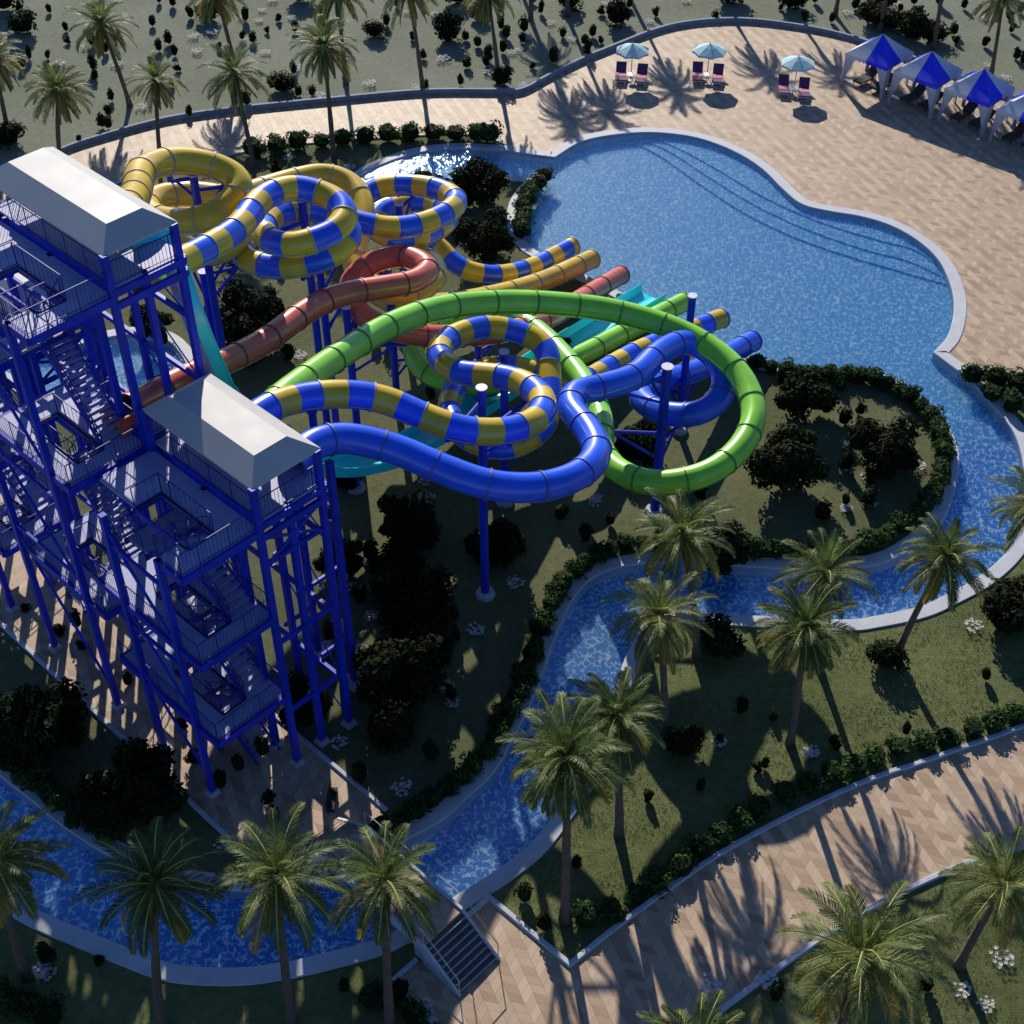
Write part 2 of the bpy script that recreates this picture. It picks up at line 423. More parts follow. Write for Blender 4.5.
# ------------------------------------------------------------------ ground, water
water_runs = [
 [(338, 206), (352, 184), (380, 166), (420, 153), (460, 149), (500, 151), (530, 155), (555, 158)],
 [(555, 158), (580, 143), (610, 136), (650, 133), (690, 137), (720, 146), (745, 158), (765, 172), (783, 190), (802, 205), (830, 212), (860, 217), (890, 226), (917, 241), (937, 259), (949, 281), (954, 306), (948, 335), (933, 353)],
 [(933, 353), (950, 366), (970, 381), (992, 406), (1009, 426), (1019, 446), (1024, 475), (1021, 525), (1006, 553), (979, 577), (952, 592), (919, 607), (873, 617), (846, 620), (790, 618), (732, 615), (700, 614), (667, 613)],
 [(667, 613), (644, 629), (630, 648), (622, 667), (615, 691), (606, 722), (590, 758), (575, 785), (556, 812), (535, 839), (505, 865), (458, 895), (430, 914), (399, 929), (372, 941), (310, 957), (280, 963), (237, 968), (178, 965), (133, 950), (89, 932), (44, 913), (0, 886), (-55, 848), (-110, 780), (-150, 690), (-160, 600), (-150, 500), (-120, 400), (-70, 350), (-20, 343), (40, 347), (70, 347), (100, 340), (130, 335), (160, 338), (178, 351), (191, 374), (206, 404), (216, 434), (205, 452), (170, 452), (140, 445), (100, 430), (60, 410), (33, 391), (0, 371), (-40, 385), (-65, 430), (-85, 510), (-92, 600), (-75, 690), (-40, 740), (0, 776), (30, 800), (59, 824), (98, 850), (135, 868), (172, 882), (202, 889), (252, 891), (297, 886), (350, 868), (411, 838), (446, 818), (470, 796), (494, 773), (512, 741), (530, 706), (543, 673), (553, 644), (568, 609), (585, 585), (606, 572), (635, 565), (667, 563), (732, 566), (776, 569), (830, 570), (873, 566), (906, 553), (939, 526), (952, 500), (959, 466), (956, 443), (943, 420), (916, 393), (893, 378), (866, 373), (820, 370), (776, 366), (750, 356), (690, 330), (640, 304), (623, 294), (580, 273), (545, 256), (527, 243), (518, 222), (522, 200), (539, 179)],
 [(539, 179), (524, 177), (495, 176), (465, 178), (430, 184), (400, 194), (370, 208), (348, 217), (338, 206)]]
wl = pxline(water_runs, 5)[:-1]
wl = [p for i, p in enumerate(wl) if (p - wl[i - 1]).length > .02]
if area(wl) < 0: wl.reverse()        # counter-clockwise: offs(+d) points outwards
far = [Vector((-400, -60, 0)), Vector((400, -60, 0)), Vector((400, 700, 0)), Vector((-400, 700, 0))]
fill([far, wl], 0, "ground", 'lawn')
fill([wl], -.04, "pool_water", 'water')
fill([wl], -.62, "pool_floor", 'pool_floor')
tag(strip(wl, 0, .76, -1.2, .08, "pool_kerb", 'kerb', True), kind='structure')
# entry steps under the water at the beach side of the pool
def pxr(r, sub=6): return catmull([W(*q) for q in r], sub)
step_lines = [[(628, 134), (660, 150), (700, 178), (745, 207), (800, 233), (860, 253), (905, 266), (951, 279)],
              [(640, 134), (672, 148), (712, 174), (757, 201), (812, 226), (868, 245), (910, 256), (945, 272)],
              [(655, 134), (690, 150), (727, 171), (770, 196), (824, 219), (876, 235), (914, 245), (936, 259)]]
outer_arc = [(690, 137), (720, 146), (745, 158), (765, 172), (783, 190), (802, 205), (830, 212), (860, 217), (890, 226), (917, 241), (932, 254)]
for i, ln in enumerate(step_lines):
    a = pxr(ln); b = pxr(outer_arc)
    b = [p + Vector((.05, .05, 0)) for p in b]
    loop = a + list(reversed(b))
    z = -.52 + i * .09
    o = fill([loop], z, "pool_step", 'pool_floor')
    m = MB()
    for p, q in zip(a, a[1:]): m.poly([p + Vector((0, 0, -1.2)), q + Vector((0, 0, -1.2)), q + Vector((0, 0, z)), p + Vector((0, 0, z))])
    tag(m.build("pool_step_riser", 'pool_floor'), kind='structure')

# promenade with its low wall
prom_top = [[(-220, 330), (-120, 262), (-60, 225), (0, 186), (30, 170), (65, 153), (100, 141), (166, 123), (233, 113), (332, 103), (423, 95), (499, 94.5), (523, 93.5), (549, 80), (586, 61.5), (619, 48), (652, 35), (680, 27.5), (714, 23.6), (747, 23.5), (781, 27), (821, 33.6), (858, 43), (900, 57), (950, 77), (1010, 102), (1080, 136), (1180, 190)]]
prom_low = [[(1180, 430), (1100, 392), (1024, 377), (990, 375), (962, 372), (940, 358)], ]
prom_pool = [(p) for p in [(940, 358), (955, 335), (961, 306), (955, 280), (942, 257), (920, 238), (892, 223), (860, 213), (830, 208), (805, 201), (788, 188), (770, 169), (749, 154), (722, 142), (690, 133), (650, 129), (610, 132), (578, 139), (553, 153), (530, 150), (515, 148)]]
prom_hedge = [(515, 148), (500, 142), (484, 135), (440, 134), (400, 137), (350, 140), (300, 144), (250, 151), (200, 160), (160, 170), (120, 182), (60, 200), (25, 209), (-10, 226), (-60, 262), (-140, 330)]
top = pxline(prom_top); low = pxline(prom_low, 4) + [W(*p) for p in prom_pool] + [W(*p) for p in prom_hedge]
fill([top + low], .03, "promenade_pavement", 'paver')
wall = strip(list(reversed(top)), 0, .28, -.1, .42, "garden_wall", 'wall')
tag(wall, "low blue grey wall curving between the pale promenade and the dry field", "wall")
tag(strip([W(*p) for p in prom_hedge], -.16, .0, -.1, .09, "promenade_edging", 'path_kerb'), kind='structure')
# dry field beyond the wall
fill([list(reversed(offs(top, -.2, False))) + [Vector((-300, 45, 0)), Vector((-300, 600, 0)), Vector((300, 600, 0)), Vector((300, 70, 0))]], .012, "dry_field", 'field')
# garden ground below the slides (north bank of the river)
isl = [(338, 206), (348, 217), (370, 208), (400, 194), (430, 184), (465, 178), (495, 176), (524, 177), (539, 179), (522, 200), (518, 222), (527, 243), (545, 256), (580, 273), (623, 294), (640, 304), (690, 330), (750, 356), (776, 366), (820, 370), (866, 373), (893, 378), (916, 393), (943, 420), (956, 443), (959, 466), (952, 500), (939, 526), (906, 553), (873, 566), (830, 570), (776, 569), (732, 566), (667, 563), (635, 565), (606, 572), (585, 585), (568, 609), (553, 644), (543, 673), (530, 706), (512, 741), (494, 773), (470, 796), (446, 818), (411, 838), (350, 868), (297, 886), (252, 891), (202, 889), (172, 882), (135, 868), (98, 850), (59, 824), (30, 800), (0, 776), (-40, 740), (-75, 690), (-92, 600), (-85, 510), (-65, 430), (-40, 385), (0, 371), (33, 391), (60, 410), (100, 430), (140, 445), (170, 452), (205, 452), (216, 434), (206, 404), (191, 374), (178, 351), (160, 338), (130, 335), (100, 340), (70, 347), (-20, 343), (-60, 300), (25, 212), (60, 203), (120, 185), (200, 163), (250, 154), (300, 147), (350, 143), (400, 140), (440, 137), (484, 138), (500, 145), (512, 150), (460, 144), (420, 148), (380, 161), (350, 180)]
il = [W(*p) for p in isl]
if area(il) < 0: il.reverse()
fill([offs(il, -.35)], .010, "garden_ground", 'island')

# plaza under the towers (frame of the towers) with kerbs
pl = [L2W(-4.4, -4.75), L2W(.87, -4.9), L2W(.87, 30), L2W(-4.4, 30)]
fill([pl], .034, "tower_plaza", 'paver')
tag(strip([L2W(-4.4, 30), L2W(-4.4, -4.6)], 0, .2, -.1, .14, "plaza_kerb", 'path_kerb'), kind='structure')
tag(strip([L2W(.87, -4.7), L2W(.87, 30)], 0, .2, -.1, .14, "plaza_kerb", 'path_kerb'), kind='structure')
# lower path
path_up = [L2W(-4.2, -10.75), L2W(.85, -10.85), L2W(.86, -15.16)]
up_run = [(569.8, 969), (619, 929), (682, 883), (714, 861), (750, 840), (800, 814), (852, 790), (888, 776), (920, 766), (956, 753), (991, 741), (1024, 729), (1100, 705), (1200, 680)]
low_run = [(1200, 795), (1100, 822), (1024, 844.6), (985, 855), (950, 868), (885, 898), (843, 922), (813, 941), (765, 975), (708, 1017), (660, 1060), (610, 1115), (590, 1180)]
sw = [(470, 1180), (460, 1060), (440, 1024), (404.5, 993.6)]
upw, loww, sww = pxr(up_run, 4), pxr(low_run, 4), [W(*p) for p in sw]
pth = [path_up[0], path_up[1]] + upw + loww + sww
fill([pth], .026, "lower_path", 'paver')
tag(strip([L2W(-.55, -10.83), path_up[1]] + upw, -.22, 0, -.1, .15, "path_kerb", 'path_kerb'), kind='structure')
tag(strip(loww, -.22, 0, -.1, .15, "path_kerb", 'path_kerb'), kind='structure')
tag(strip(sww + [path_up[0]], -.22, 0, -.1, .15, "path_kerb", 'path_kerb'), kind='structure')
tag(strip([path_up[0], L2W(-2.95, -10.75)], -.2, 0, -.1, .15, "path_kerb", 'path_kerb'), kind='structure')

# ------------------------------------------------------------------ footbridge
br = thing("footbridge", "small paved footbridge over the river with dark steps down to the lower path", "bridge", L2W(0, 0), TAZ)
m = MB(); m.box((-2.78, -11.0, 1.12), (-.79, -5.4, 1.38)); m.build("deck", 'paver', br)
m = MB()
for u in (-2.9, -.79):
    m.poly([(u, -11, 0), (u, -12.95, 0), (u, -12.95, .12), (u, -11, 1.45)]); m.poly([(u + .11, -11, 1.45), (u + .11, -12.95, .12), (u + .11, -12.95, 0), (u + .11, -11, 0)])
    m.poly([(u, -11, 1.45), (u, -12.95, .12), (u + .11, -12.95, .12), (u + .11, -11, 1.45)]); m.poly([(u, -12.95, .12), (u, -12.95, 0), (u + .11, -12.95, 0), (u + .11, -12.95, .12)])
    m.box((u, -11, 1.0), (u + .11, -5.4, 1.47))
    m.poly([(u, -5.4, 0), (u, -5.4, 1.45), (u, -3.5, .12), (u, -3.5, 0)]); m.poly([(u + .11, -3.5, 0), (u + .11, -3.5, .12), (u + .11, -5.4, 1.45), (u + .11, -5.4, 0)])
    m.poly([(u, -5.4, 1.45), (u + .11, -5.4, 1.45), (u + .11, -3.5, .12), (u, -3.5, .12)])
m.build("side_wall", 'path_kerb', br)
for s_, v0 in ((-1, -11.0), (1, -5.4)):
    m = MB()
    for i in range(8):
        z1 = 1.38 - (i + 1) * .153; a, b = v0 + s_ * i * .235, v0 + s_ * (i + 1) * .235
        m.box((-2.78, min(a, b), max(0, z1 - .3)), (-.80, max(a, b), z1), 0)
        e = b - s_ * .035; m.box((-2.77, min(e, b) - .004, z1 - .01), (-.81, max(e, b) + .004, z1 + .012), 1)
    m.build("steps", ['stone_dark', 'nosing'] if s_ < 0 else ['paver', 'paver'], br)
m = MB()
for u in (-2.84, -.73):
    pts = [(u, -14.3, .05), (u, -12.9, .15), (u, -11, 1.45), (u, -5.4, 1.45)]
    hp = [(x, y, z + .95) for x, y, z in pts[1:]]
    for a, b in zip(hp, hp[1:]): m.cyl(a, b, .022, n=6)
    for x, y, z in pts[1:]: m.cyl((x, y, z - .1), (x, y, z + .95), .022, n=6)
    for t in (.33, .66):
        m.cyl((u, -11 + 5.6 * t, 1.4), (u, -11 + 5.6 * t, 2.4), .022, n=6)
m.build("handrail", 'pole_grey', br)
m = MB()
for u in (-2.6, -1.0): m.box((u - .2, -10.9, -1.0), (u + .2, -10.4, 1.12)); m.box((u - .2, -6.0, -1.0), (u + .2, -5.5, 1.12))
m.build("abutment", 'concrete', br)

# ------------------------------------------------------------------ towers
def railing(mb, pts, z, h=1.05, bal=.16, closed=False):
    seq = list(zip(pts, pts[1:] + (pts[:1] if closed else []))) if closed else list(zip(pts, pts[1:]))
    for a, b in seq:
        A, B = Vector((*a, z)), Vector((*b, z)); L = (B - A).length; d = (B - A) / L
        for hh in (h, .12): mb.bar(A + Vector((0, 0, hh)), B + Vector((0, 0, hh)), .032)
        n = max(1, int(L / bal))
        for i in range(n + 1):
            p = A + d * (L * i / n); w = .035 if i % 8 == 0 or i == n else .013
            mb.bar(p, p + Vector((0, 0, h)), w)
def flight(root, u0, u1, va, vb, za, zb, n):
    """stair from (va,za) top to (vb,zb) bottom"""
    st = MB()
    for u in (u0, u1):
        st.bar((u, va, za - .06), (u, vb, zb - .02), .05, .26)
    o = st.build("stair_flight", 'tower_blue', root)
    t = MB()
    for i in range(1, n):
        f = i / n; v = va + (vb - va) * f; z = za + (zb - za) * f
        t.box((u0 + .03, v - .13, z - .03), (u1 - .03, v + .13, z))
    t.build("treads", 'deck', o)
    r = MB()
    for u in (u0, u1):
        for hh in (.95, .5): r.bar((u, va, za + hh), (u, vb, zb + hh), .04)
        for i in range(0, n + 1, 3):
            f = i / n; p = Vector((u, va + (vb - va) * f, za + (zb - za) * f)); r.bar(p, p + Vector((0, 0, .95)), .035)
    r.build("handrail", 'rail_blue', o)

def tower(V0, L, levels, eave, label, outer, roofdecks, xbrace=True):
    rt = thing("slide_tower", label, "slide tower", L2W(0, V0), TAZ)
    top = levels[-1]
    posts = []
    for u, v, zt in [(0, 0, eave), (3.0, 0, eave), (0, L, eave), (3.0, L, eave), (3.0, L * .5, eave), (0, L * .5, top), (0, 1.44, top - .1),
                     (-3.55, outer[0], top), (-3.55, outer[1], top), (1.5, .1, roofdecks[-1]), (1.5, L - .1, roofdecks[-1])]:
        m = MB(); m.bar((0, 0, .25), (0, 0, zt), .26); m.box((-.28, -.28, -.2), (.28, .28, .05), 1); m.box((-.21, -.21, .05), (.21, .21, .26), 1)
        m.build("post", ['tower_blue', 'concrete'], rt, loc=(u, v, 0)); posts.append((u, v, zt))
    # roof: hipped sheet with a flat crown
    m = MB(); e = .05; i = .8
    a = [(-e, -e), (3.14 + e, -e), (3.14 + e, L + e), (-e, L + e)]; b = [(i, i), (3.14 - i, i), (3.14 - i, L - i), (i, L - i)]
    for k in range(4):
        j = (k + 1) % 4
        m.poly([(*a[k], eave), (*a[j], eave), (*b[j], eave + .6), (*b[k], eave + .6)])
        m.poly([(*a[k], eave - .07), (*a[j], eave - .07), (*a[j], eave), (*a[k], eave)])
    m.poly([(*q, eave + .6) for q in b]); m.poly([(*q, eave - .07) for q in reversed(a)])
    m.build("roof", 'roof_white', rt)
    hb, he = 1.0, 4.2      # stair well in v
    LT = L
    for li, z in enumerate(levels):
        L = LT if (li == len(levels) - 1 or LT < 7) else 5.7
        m = MB(); t = .1
        m.box((-3.5, 0, z - t), (0, hb, z)); m.box((-3.5, hb, z - t), (-2.47, L if li < len(levels) - 1 else 1.45, z)); m.box((-1.35, hb, z - t), (0, L, z)); m.box((-2.47, he, z - t), (-1.35, L, z))
        pf = m.build("platform", 'deck', rt)
        g = MB()
        for p, q in (((-3.55, -.05), (.05, -.05)), ((-3.55, -.05), (-3.55, L + .05 if li < len(levels) - 1 else 1.5)), ((-3.55 if li < len(levels) - 1 else -2.5, L + .05), (.05, L + .05)), ((.08, -.05), (.08, L + .05))):
            g.bar((*p, z - .17), (*q, z - .17), .14, .34)
        for p, q in (((-2.51, hb - .04), (-1.31, hb - .04)), ((-2.51, hb), (-2.51, he)), ((-1.31, hb), (-1.31, he)), ((-2.51, he + .04), (-1.31, he + .04))):
            g.bar((*p, z - .13), (*q, z - .13), .08, .26)
        g.build("edge_beam", 'tower_blue', pf)
        r = MB()
        tp = li == len(levels) - 1
        railing(r, [(.0, 0), (-3.5, 0), (-3.5, 1.45), (-2.53, 1.45)] if tp else [(.0, 0), (-3.5, 0), (-3.5, L)], z); railing(r, [(-1.3, hb), (-1.3, he), ], z, bal=.3)
        railing(r, [(-2.53, he), (-1.3, he)] if tp else [(-2.53, hb), (-2.53, he), (-1.3, he)], z, bal=.3); railing(r, [(-2.53, hb), (-1.95, hb)], z, bal=.3)
        if z not in [d - .3 for d in roofdecks]: railing(r, [(0, 0), (0, 1.2)], z); railing(r, [(0, L - 1.2), (0, L)], z)
        r.build("railing", 'rail_blue', pf)
        # dog-leg stair down to the next level
        zb = levels[li - 1] if li else .05; zm = (z + zb) / 2; n = max(6, int((z - zm) / .2))
        flight(rt, -2.43, -1.39, hb + .02, he - .1, z, zm, n)
        m = MB(); m.box((-2.47, he - .05, zm - .1), (-.05, he + 1.3, zm)); q = m.build("landing", 'deck', rt)
        r = MB()
        if not (tp and top > 20): railing(r, [(-2.6, he), (-2.6, he + 1.28), (-.07, he + 1.28), (-.07, he)], zm, bal=.3)
        for p_, q_ in (((-2.64, he + 1.3), (-.03, he + 1.3)), ((-2.64, he - .05), (-.03, he - .05))): r.bar((*p_, zm - .14), (*q_, zm - .14), .08, .26)
        r.build("railing", 'rail_blue', q)
        flight(rt, -1.27, -.1, he - .1, hb + .1, zm, zb, n)
    L = L0 = LT
    for z in roofdecks:
        L = L0 if z > top - 1 else 2.9; ue = 3.2 if z > top - 1 else 1.5
        m = MB(); m.box((.16, 0, z - .1), (ue, L, z)); pf = m.build("start_deck", 'deck', rt)
        g = MB(); g.bar((0.1, .15, z - .25), (.1, L - 1.2, z - .25), .1, .6)
        for dz in (.2, .75):
            for p, q in (((0, -.08), (ue, -.08)), ((ue + .02, -.05), (ue + .02, L)), ((0, L + .05), (ue, L + .05))): g.bar((*p, z - dz), (*q, z - dz), .14, .3)
        g.build("edge_beam", 'tower_blue', pf)
        r = MB(); railing(r, [(.1, .3), (.1, L - 1.4)], z); railing(r, [(.1, 0), (ue - .05, 0)], z); railing(r, [(.1, L), (ue - .05, L)], z)
        r.build("railing", 'rail_blue', pf)
    L = L0
    def member(nm, p, q, w, h=None, rod=False):
        m = MB()
        if rod: m.cyl(p, q, w, n=6)
        else: m.bar(p, q, w, h)
        m.build(nm, 'tower_blue', rt)
    hz = [z for z in (3.0, 7.2, 11.6, 15.5, 18.6) if z < top - 1]
    for z in hz:
        member("tie_beam", (3.0, .17, z), (3.0, L - .17, z), .16, .22); (top < 20 or z < 12) and member("tie_beam", (.17, 0, z + .5), (2.83, 0, z + .5), .14, .2)
        member("tie_beam", (.17, L, z + .5), (2.83, L, z + .5), .14, .2)
        member("tie_beam", (0, 1.6, z - .4), (0, L - .17, z - .4), .12, .2)
        if z > 5: member("tie_beam", (-3.55, outer[0] + .17, z + .9), (-3.55, outer[1] - .17, z + .9), .12, .16)
    zs = [.5] + hz + [top - .5]
    k = len(zs) - 2
    if top < 20: member("cross_brace", (0, 0, zs[k] + .4), (3, 0, zs[k + 1]), .07, rod=True); member("cross_brace", (3, 0, zs[k] + .4), (0, 0, zs[k + 1]), .07, rod=True)
    for z0, z1 in zip(zs, zs[1:]): member("cross_brace", (3, 0, z0), (3, L * .5, z1), .035, rod=True)
    for k in range(3):
        z0, z1 = 1.2 + (top - 2) * k / 3, 1.2 + (top - 2) * (k + 1) / 3
        member("cross_brace", (-3.55, outer[0], z0), (-3.55, outer[1], z1), .07, rod=True)
    return rt

t2 = tower(0, 6.64, [4.67, 9.33, 14.0], 16.0, "nearest blue steel slide tower with white roof, where the blue tube begins", (1.38, 4.86), [14.3])
t1 = tower(7.05, 8.07, [7.0, 14.0, 21.0], 22.7, "tallest blue slide tower with white roof and dog-leg stairs, above the red tube", (1.27, 6.35), [14.3, 21.3])
t0 = tower(15.9, 6.64, [4.67, 9.33, 14.0], 16.0, "blue slide tower cut off by the left edge, behind the tallest one", (1.2, 4.7), [14.3])
# side bracing posts that carry the tube starts beside the nearest tower
m0 = None
for u, v, zt in ((4.76, 1.63, 13.4), (4.78, 4.19, 13.7)):
    o = thing("support_column", "square blue column on a concrete block beside the nearest tower, %s of its pair" % ("front" if v < 2 else "rear"), "column", L2W(u, v), TAZ)
    m = MB(); m.bar((0, 0, .3), (0, 0, zt), .27); m.build("post", 'tower_blue', o)
    m = MB(); m.box((-.42, -.42, -.1), (.42, .42, .32)); m.build("base_block", 'concrete', o)
    for z in (3.2, 7.6, 11.8):
        m = MB(); m.bar((-.17, 0, z), (-1.6, 0, z), .12, .18); m.build("tie_beam", 'tower_blue', o)

# ------------------------------------------------------------------ slides
SEC = 1.12
def tube_slide(name, label, pts, rad, mats, jmat, cat="water slide"):
    ctrl = [p if isinstance(p, Vector) else W(*p) for p in pts]
    # end points sit where the last point says; smooth the whole run
    path = catmull(ctrl, 10)
    # light smoothing evens out the survey
    for _ in range(6):
        path = [path[0]] + [(path[i - 1] + path[i] * 2 + path[i + 1]) / 4 for i in range(1, len(path) - 1)] + [path[-1]]
    path = resample(path, SEC / 5)
    root = thing(name, label, cat, (path[-1].x, path[-1].y, 0))
    off = Vector((path[-1].x, path[-1].y, 0)); path = [p - off for p in path]
    nseg = len(path) - 1
    mi = [(i // 5) % len(mats) for i in range(nseg)]
    m = MB(); m.tube(path, rad, 24, mi, cap=False); m.build("tube", mats, root, smooth=True)
    fr = frames(path)
    js = list(range(0, nseg, 10)) + [nseg]
    if len(js) > 1 and js[-1] - js[-2] < 4: js.pop(-2)
    for k in js:
        t, sd, up = fr[k]; p = path[k]; m = MB(); n = 24; ro, hw = rad + .045, .035
        for a_, r_ in ((-hw, rad - .06), (-hw, ro), (hw, ro), (hw, rad - .06)):
            for j in range(n):
                a = 2 * math.pi * j / n; m.v.append(tuple(t * a_ + (sd * math.cos(a) + up * math.sin(a)) * r_))
        for q in range(4):
            for j in range(n):
                A, B = q * n + j, q * n + (j + 1) % n; C, D = ((q + 1) % 4) * n + (j + 1) % n, ((q + 1) % 4) * n + j
                m.f.append((A, B, C, D)); m.mi.append(0)
        m.build("joint_flange", jmat, root, smooth=True, angle=40, loc=p)
    m = MB()
    for s_ in (-1, 1):
        a = R(-22)
        m.tube([p + (sd * s_ * math.cos(a) + up * math.sin(a)) * (rad + .004) for p, (t, sd, up) in zip(path, fr)], .03, 6)
    m.build("side_seam", jmat, root, smooth=True)
    SL[name + label] = [p + off for p in path]
    return [p + off for p in path]
SL = {}
P_blue = [(292, 466, 14.6), (310, 446, 14.6), (345, 438, 14.2), (395, 449, 13.6), (440, 468, 13.0), (490, 485, 12.5), (540, 487, 12.0), (580, 474, 11.6), (597, 452, 11.2), (588, 430, 10.8), (571, 408, 10.4), (577, 393, 10.1), (602, 387, 9.8), (635, 376, 9.4), (658, 354, 9.0), (684, 342, 8.5), (710, 352, 7.9), (724, 376, 7.2), (718, 400, 6.5), (695, 414, 5.9), (665, 413, 5.3), (645, 403, 4.7), (642, 391, 4.2), (662, 381, 3.5), (695, 371, 2.6), (725, 356, 1.7), (752, 341, 1.0)]
P_green = [(248, 428, 14.6), (280, 398, 14.4), (330, 362, 13.5), (385, 328, 12.5), (440, 308, 11.6), (500, 302, 10.8), (560, 304, 10.0), (620, 312, 9.3), (685, 333, 8.6), (733, 366, 8.1), (754, 408, 7.7), (742, 445, 7.4), (708, 473, 7.2), (660, 483, 6.9), (622, 473, 6.6), (602, 450, 6.4), (602, 423, 6.1), (590, 392, 5.8), (565, 358, 5.4), (535, 329, 5.0), (500, 312, 4.7), (460, 312, 4.3), (426, 327, 3.9), (413, 350, 3.5), (430, 375, 3.2), (475, 385, 2.9), (525, 376, 2.6), (575, 358, 2.2), (625, 332, 1.6), (684, 302, 1.0)]
P_str2 = [(235, 435, 15), (262, 411, 15), (300, 398, 14.6), (345, 394, 14.2), (385, 400, 13.7), (425, 417, 13.1), (465, 430, 12.6), (505, 431, 12.1), (536, 420, 11.7), (543, 401, 11.3), (529, 386, 10.9), (507, 378, 10.5), (482, 375, 10.2), (459, 372, 9.9), (443, 362, 9.6), (439, 350, 9.3), (449, 339, 9.0), (467, 331, 8.8), (490, 327, 8.5), (514, 331, 8.2), (537, 340, 7.9), (548, 354, 7.6), (549, 374, 7.2), (550, 402, 6.7), (540, 430, 6.2), (508, 448, 5.8), (470, 440, 5.4), (450, 415, 5.0), (454, 390, 4.7), (475, 372, 4.4), (510, 366, 4.1), (548, 375, 3.8), (580, 382, 3.4), (607, 368, 2.8), (640, 350, 2.2), (685, 332, 1.5), (722, 318, 1.0)]
P_red = [(128, 408, 14.7), (148, 397, 14.4), (185, 378, 13.9), (235, 357, 13.2), (270, 338, 12.8), (305, 312, 12.3), (340, 295, 11.9), (385, 287, 11.5), (415, 281, 11.2), (428, 268, 10.9), (408, 257, 10.6), (383, 259, 10.2), (364, 268, 9.8), (350, 284, 9.3), (353, 303, 8.8), (373, 322, 8.2), (410, 334, 7.5), (450, 336, 6.8), (495, 334, 5.8), (545, 320, 4.2), (582, 298, 2.3), (621, 275, 1.0)]
P_yel = [L2W(2.2, 10.9, 21.8), L2W(3.3, 10.9, 21.5), (137, 190, 20.0), (140, 173, 19.2), (160, 163, 18.6), (186, 161, 18.2), (214, 166, 17.8), (235, 177, 17.4), (239, 191, 17.1), (226, 206, 16.8), (205, 218, 16.5), (180, 222, 16.2), (155, 217, 15.8), (148, 205, 15.4), (165, 196, 15.0), (195, 194, 14.7), (225, 199, 14.4), (240, 214, 14.1), (240, 234, 13.8), (222, 250, 13.5), (196, 252, 13.2), (180, 238, 12.9), (190, 218, 12.5), (225, 202, 12.1), (265, 188, 11.7), (301, 178, 11.3), (325, 175, 11.0), (348, 182, 10.7), (361, 198, 10.4), (363, 222, 9.9), (354, 248, 9.4), (357, 272, 8.9), (382, 291, 8.4), (416, 292, 8.0), (436, 276, 7.7), (428, 259, 7.4), (402, 254, 7.0), (377, 264, 6.5), (369, 284, 6.0), (392, 302, 5.4), (442, 304, 4.3), (500, 294, 3.0), (546, 280, 1.9), (592, 259, 1.0)]
P_str1 = [(138, 283, 18.8), (160, 272, 18.6), (187, 259, 18.2), (220, 241, 17.7), (239, 227, 17.4), (252, 210, 17.2), (268, 195, 17.0), (297, 188, 16.7), (330, 197, 16.4), (345, 213, 16.2), (333, 232, 16.0), (296, 245, 15.8), (272, 241, 15.5), (263, 229, 15.2), (274, 217, 14.8), (300, 209, 14.5), (332, 214, 14.2), (349, 229, 13.9), (343, 247, 13.6), (318, 261, 13.3), (283, 267, 13.0), (252, 262, 12.8), (241, 246, 12.6), (260, 227, 12.4), (295, 216, 12.2), (330, 215, 12), (358, 222, 11.8), (390, 228, 11.5), (422, 224, 11.2), (448, 212, 10.9), (456, 200, 10.6), (438, 189, 10.3), (405, 185, 10), (377, 189, 9.7), (363, 201, 9.4), (368, 222, 9), (392, 239, 8.5), (420, 237, 8), (444, 225, 7.5), (448, 212, 7), (432, 204, 6.6), (405, 204, 6.2), (384, 213, 5.8), (383, 229, 5.3), (402, 240, 4.8), (424, 240, 4.3), (440, 248, 3.8), (452, 261, 3.3), (470, 271, 2.8), (497, 275, 2.2), (527, 269, 1.6), (552, 257, 1.2), (573, 246, 1.0)]
RAD = .60
tube_slide("tube_slide", "plain blue tube slide that snakes from the nearest tower and curls beside the green loop", P_blue, .63, ['blue'], 'joint_blue')
tube_slide("tube_slide", "bright green tube slide with the widest loop, ending in the pool", P_green, .60, ['green'], 'joint_green')
tube_slide("tube_slide", "yellow and blue striped tube slide from the nearest tower, coiled inside the green one", P_str2, .60, ['yellow', 'blue'], 'joint_grey')
tube_slide("tube_slide", "brick red tube slide with a single small loop in front of the rings", P_red, .58, ['red'], 'joint_red')
tube_slide("tube_slide", "plain yellow tube slide whose coil is the leftmost ring behind the tallest tower", P_yel, .62, ['yellow'], 'joint_grey')
tube_slide("tube_slide", "yellow and blue striped tube slide that makes the two rings near the far river arm", P_str1, .60, ['yellow', 'blue'], 'joint_grey')

eb = [o for o in bpy.data.objects if o.get('label', '').startswith("brick red")][0]
m = MB(); q0 = SL["tube_slide" + eb['label']][0] - eb.location
c, s_ = math.cos(TAZ), math.sin(TAZ)
def rl(u, v, z): return (q0.x + c * u - s_ * v, q0.y + s_ * u + c * v, q0.z + z)
for a, b in (((-.9, -.65, -.62), (.25, .65, -.55)), ((-.9, -.7, -.62), (.25, -.6, .2)), ((-.9, .6, -.62), (.25, .7, .2)), ((.15, -.65, -.62), (.25, .65, -.3))):
    k0 = len(m.v); m.box(a, b); m.v[k0:] = [rl(*p) for p in m.v[k0:]]
m.build("entry_tub", 'red', eb)
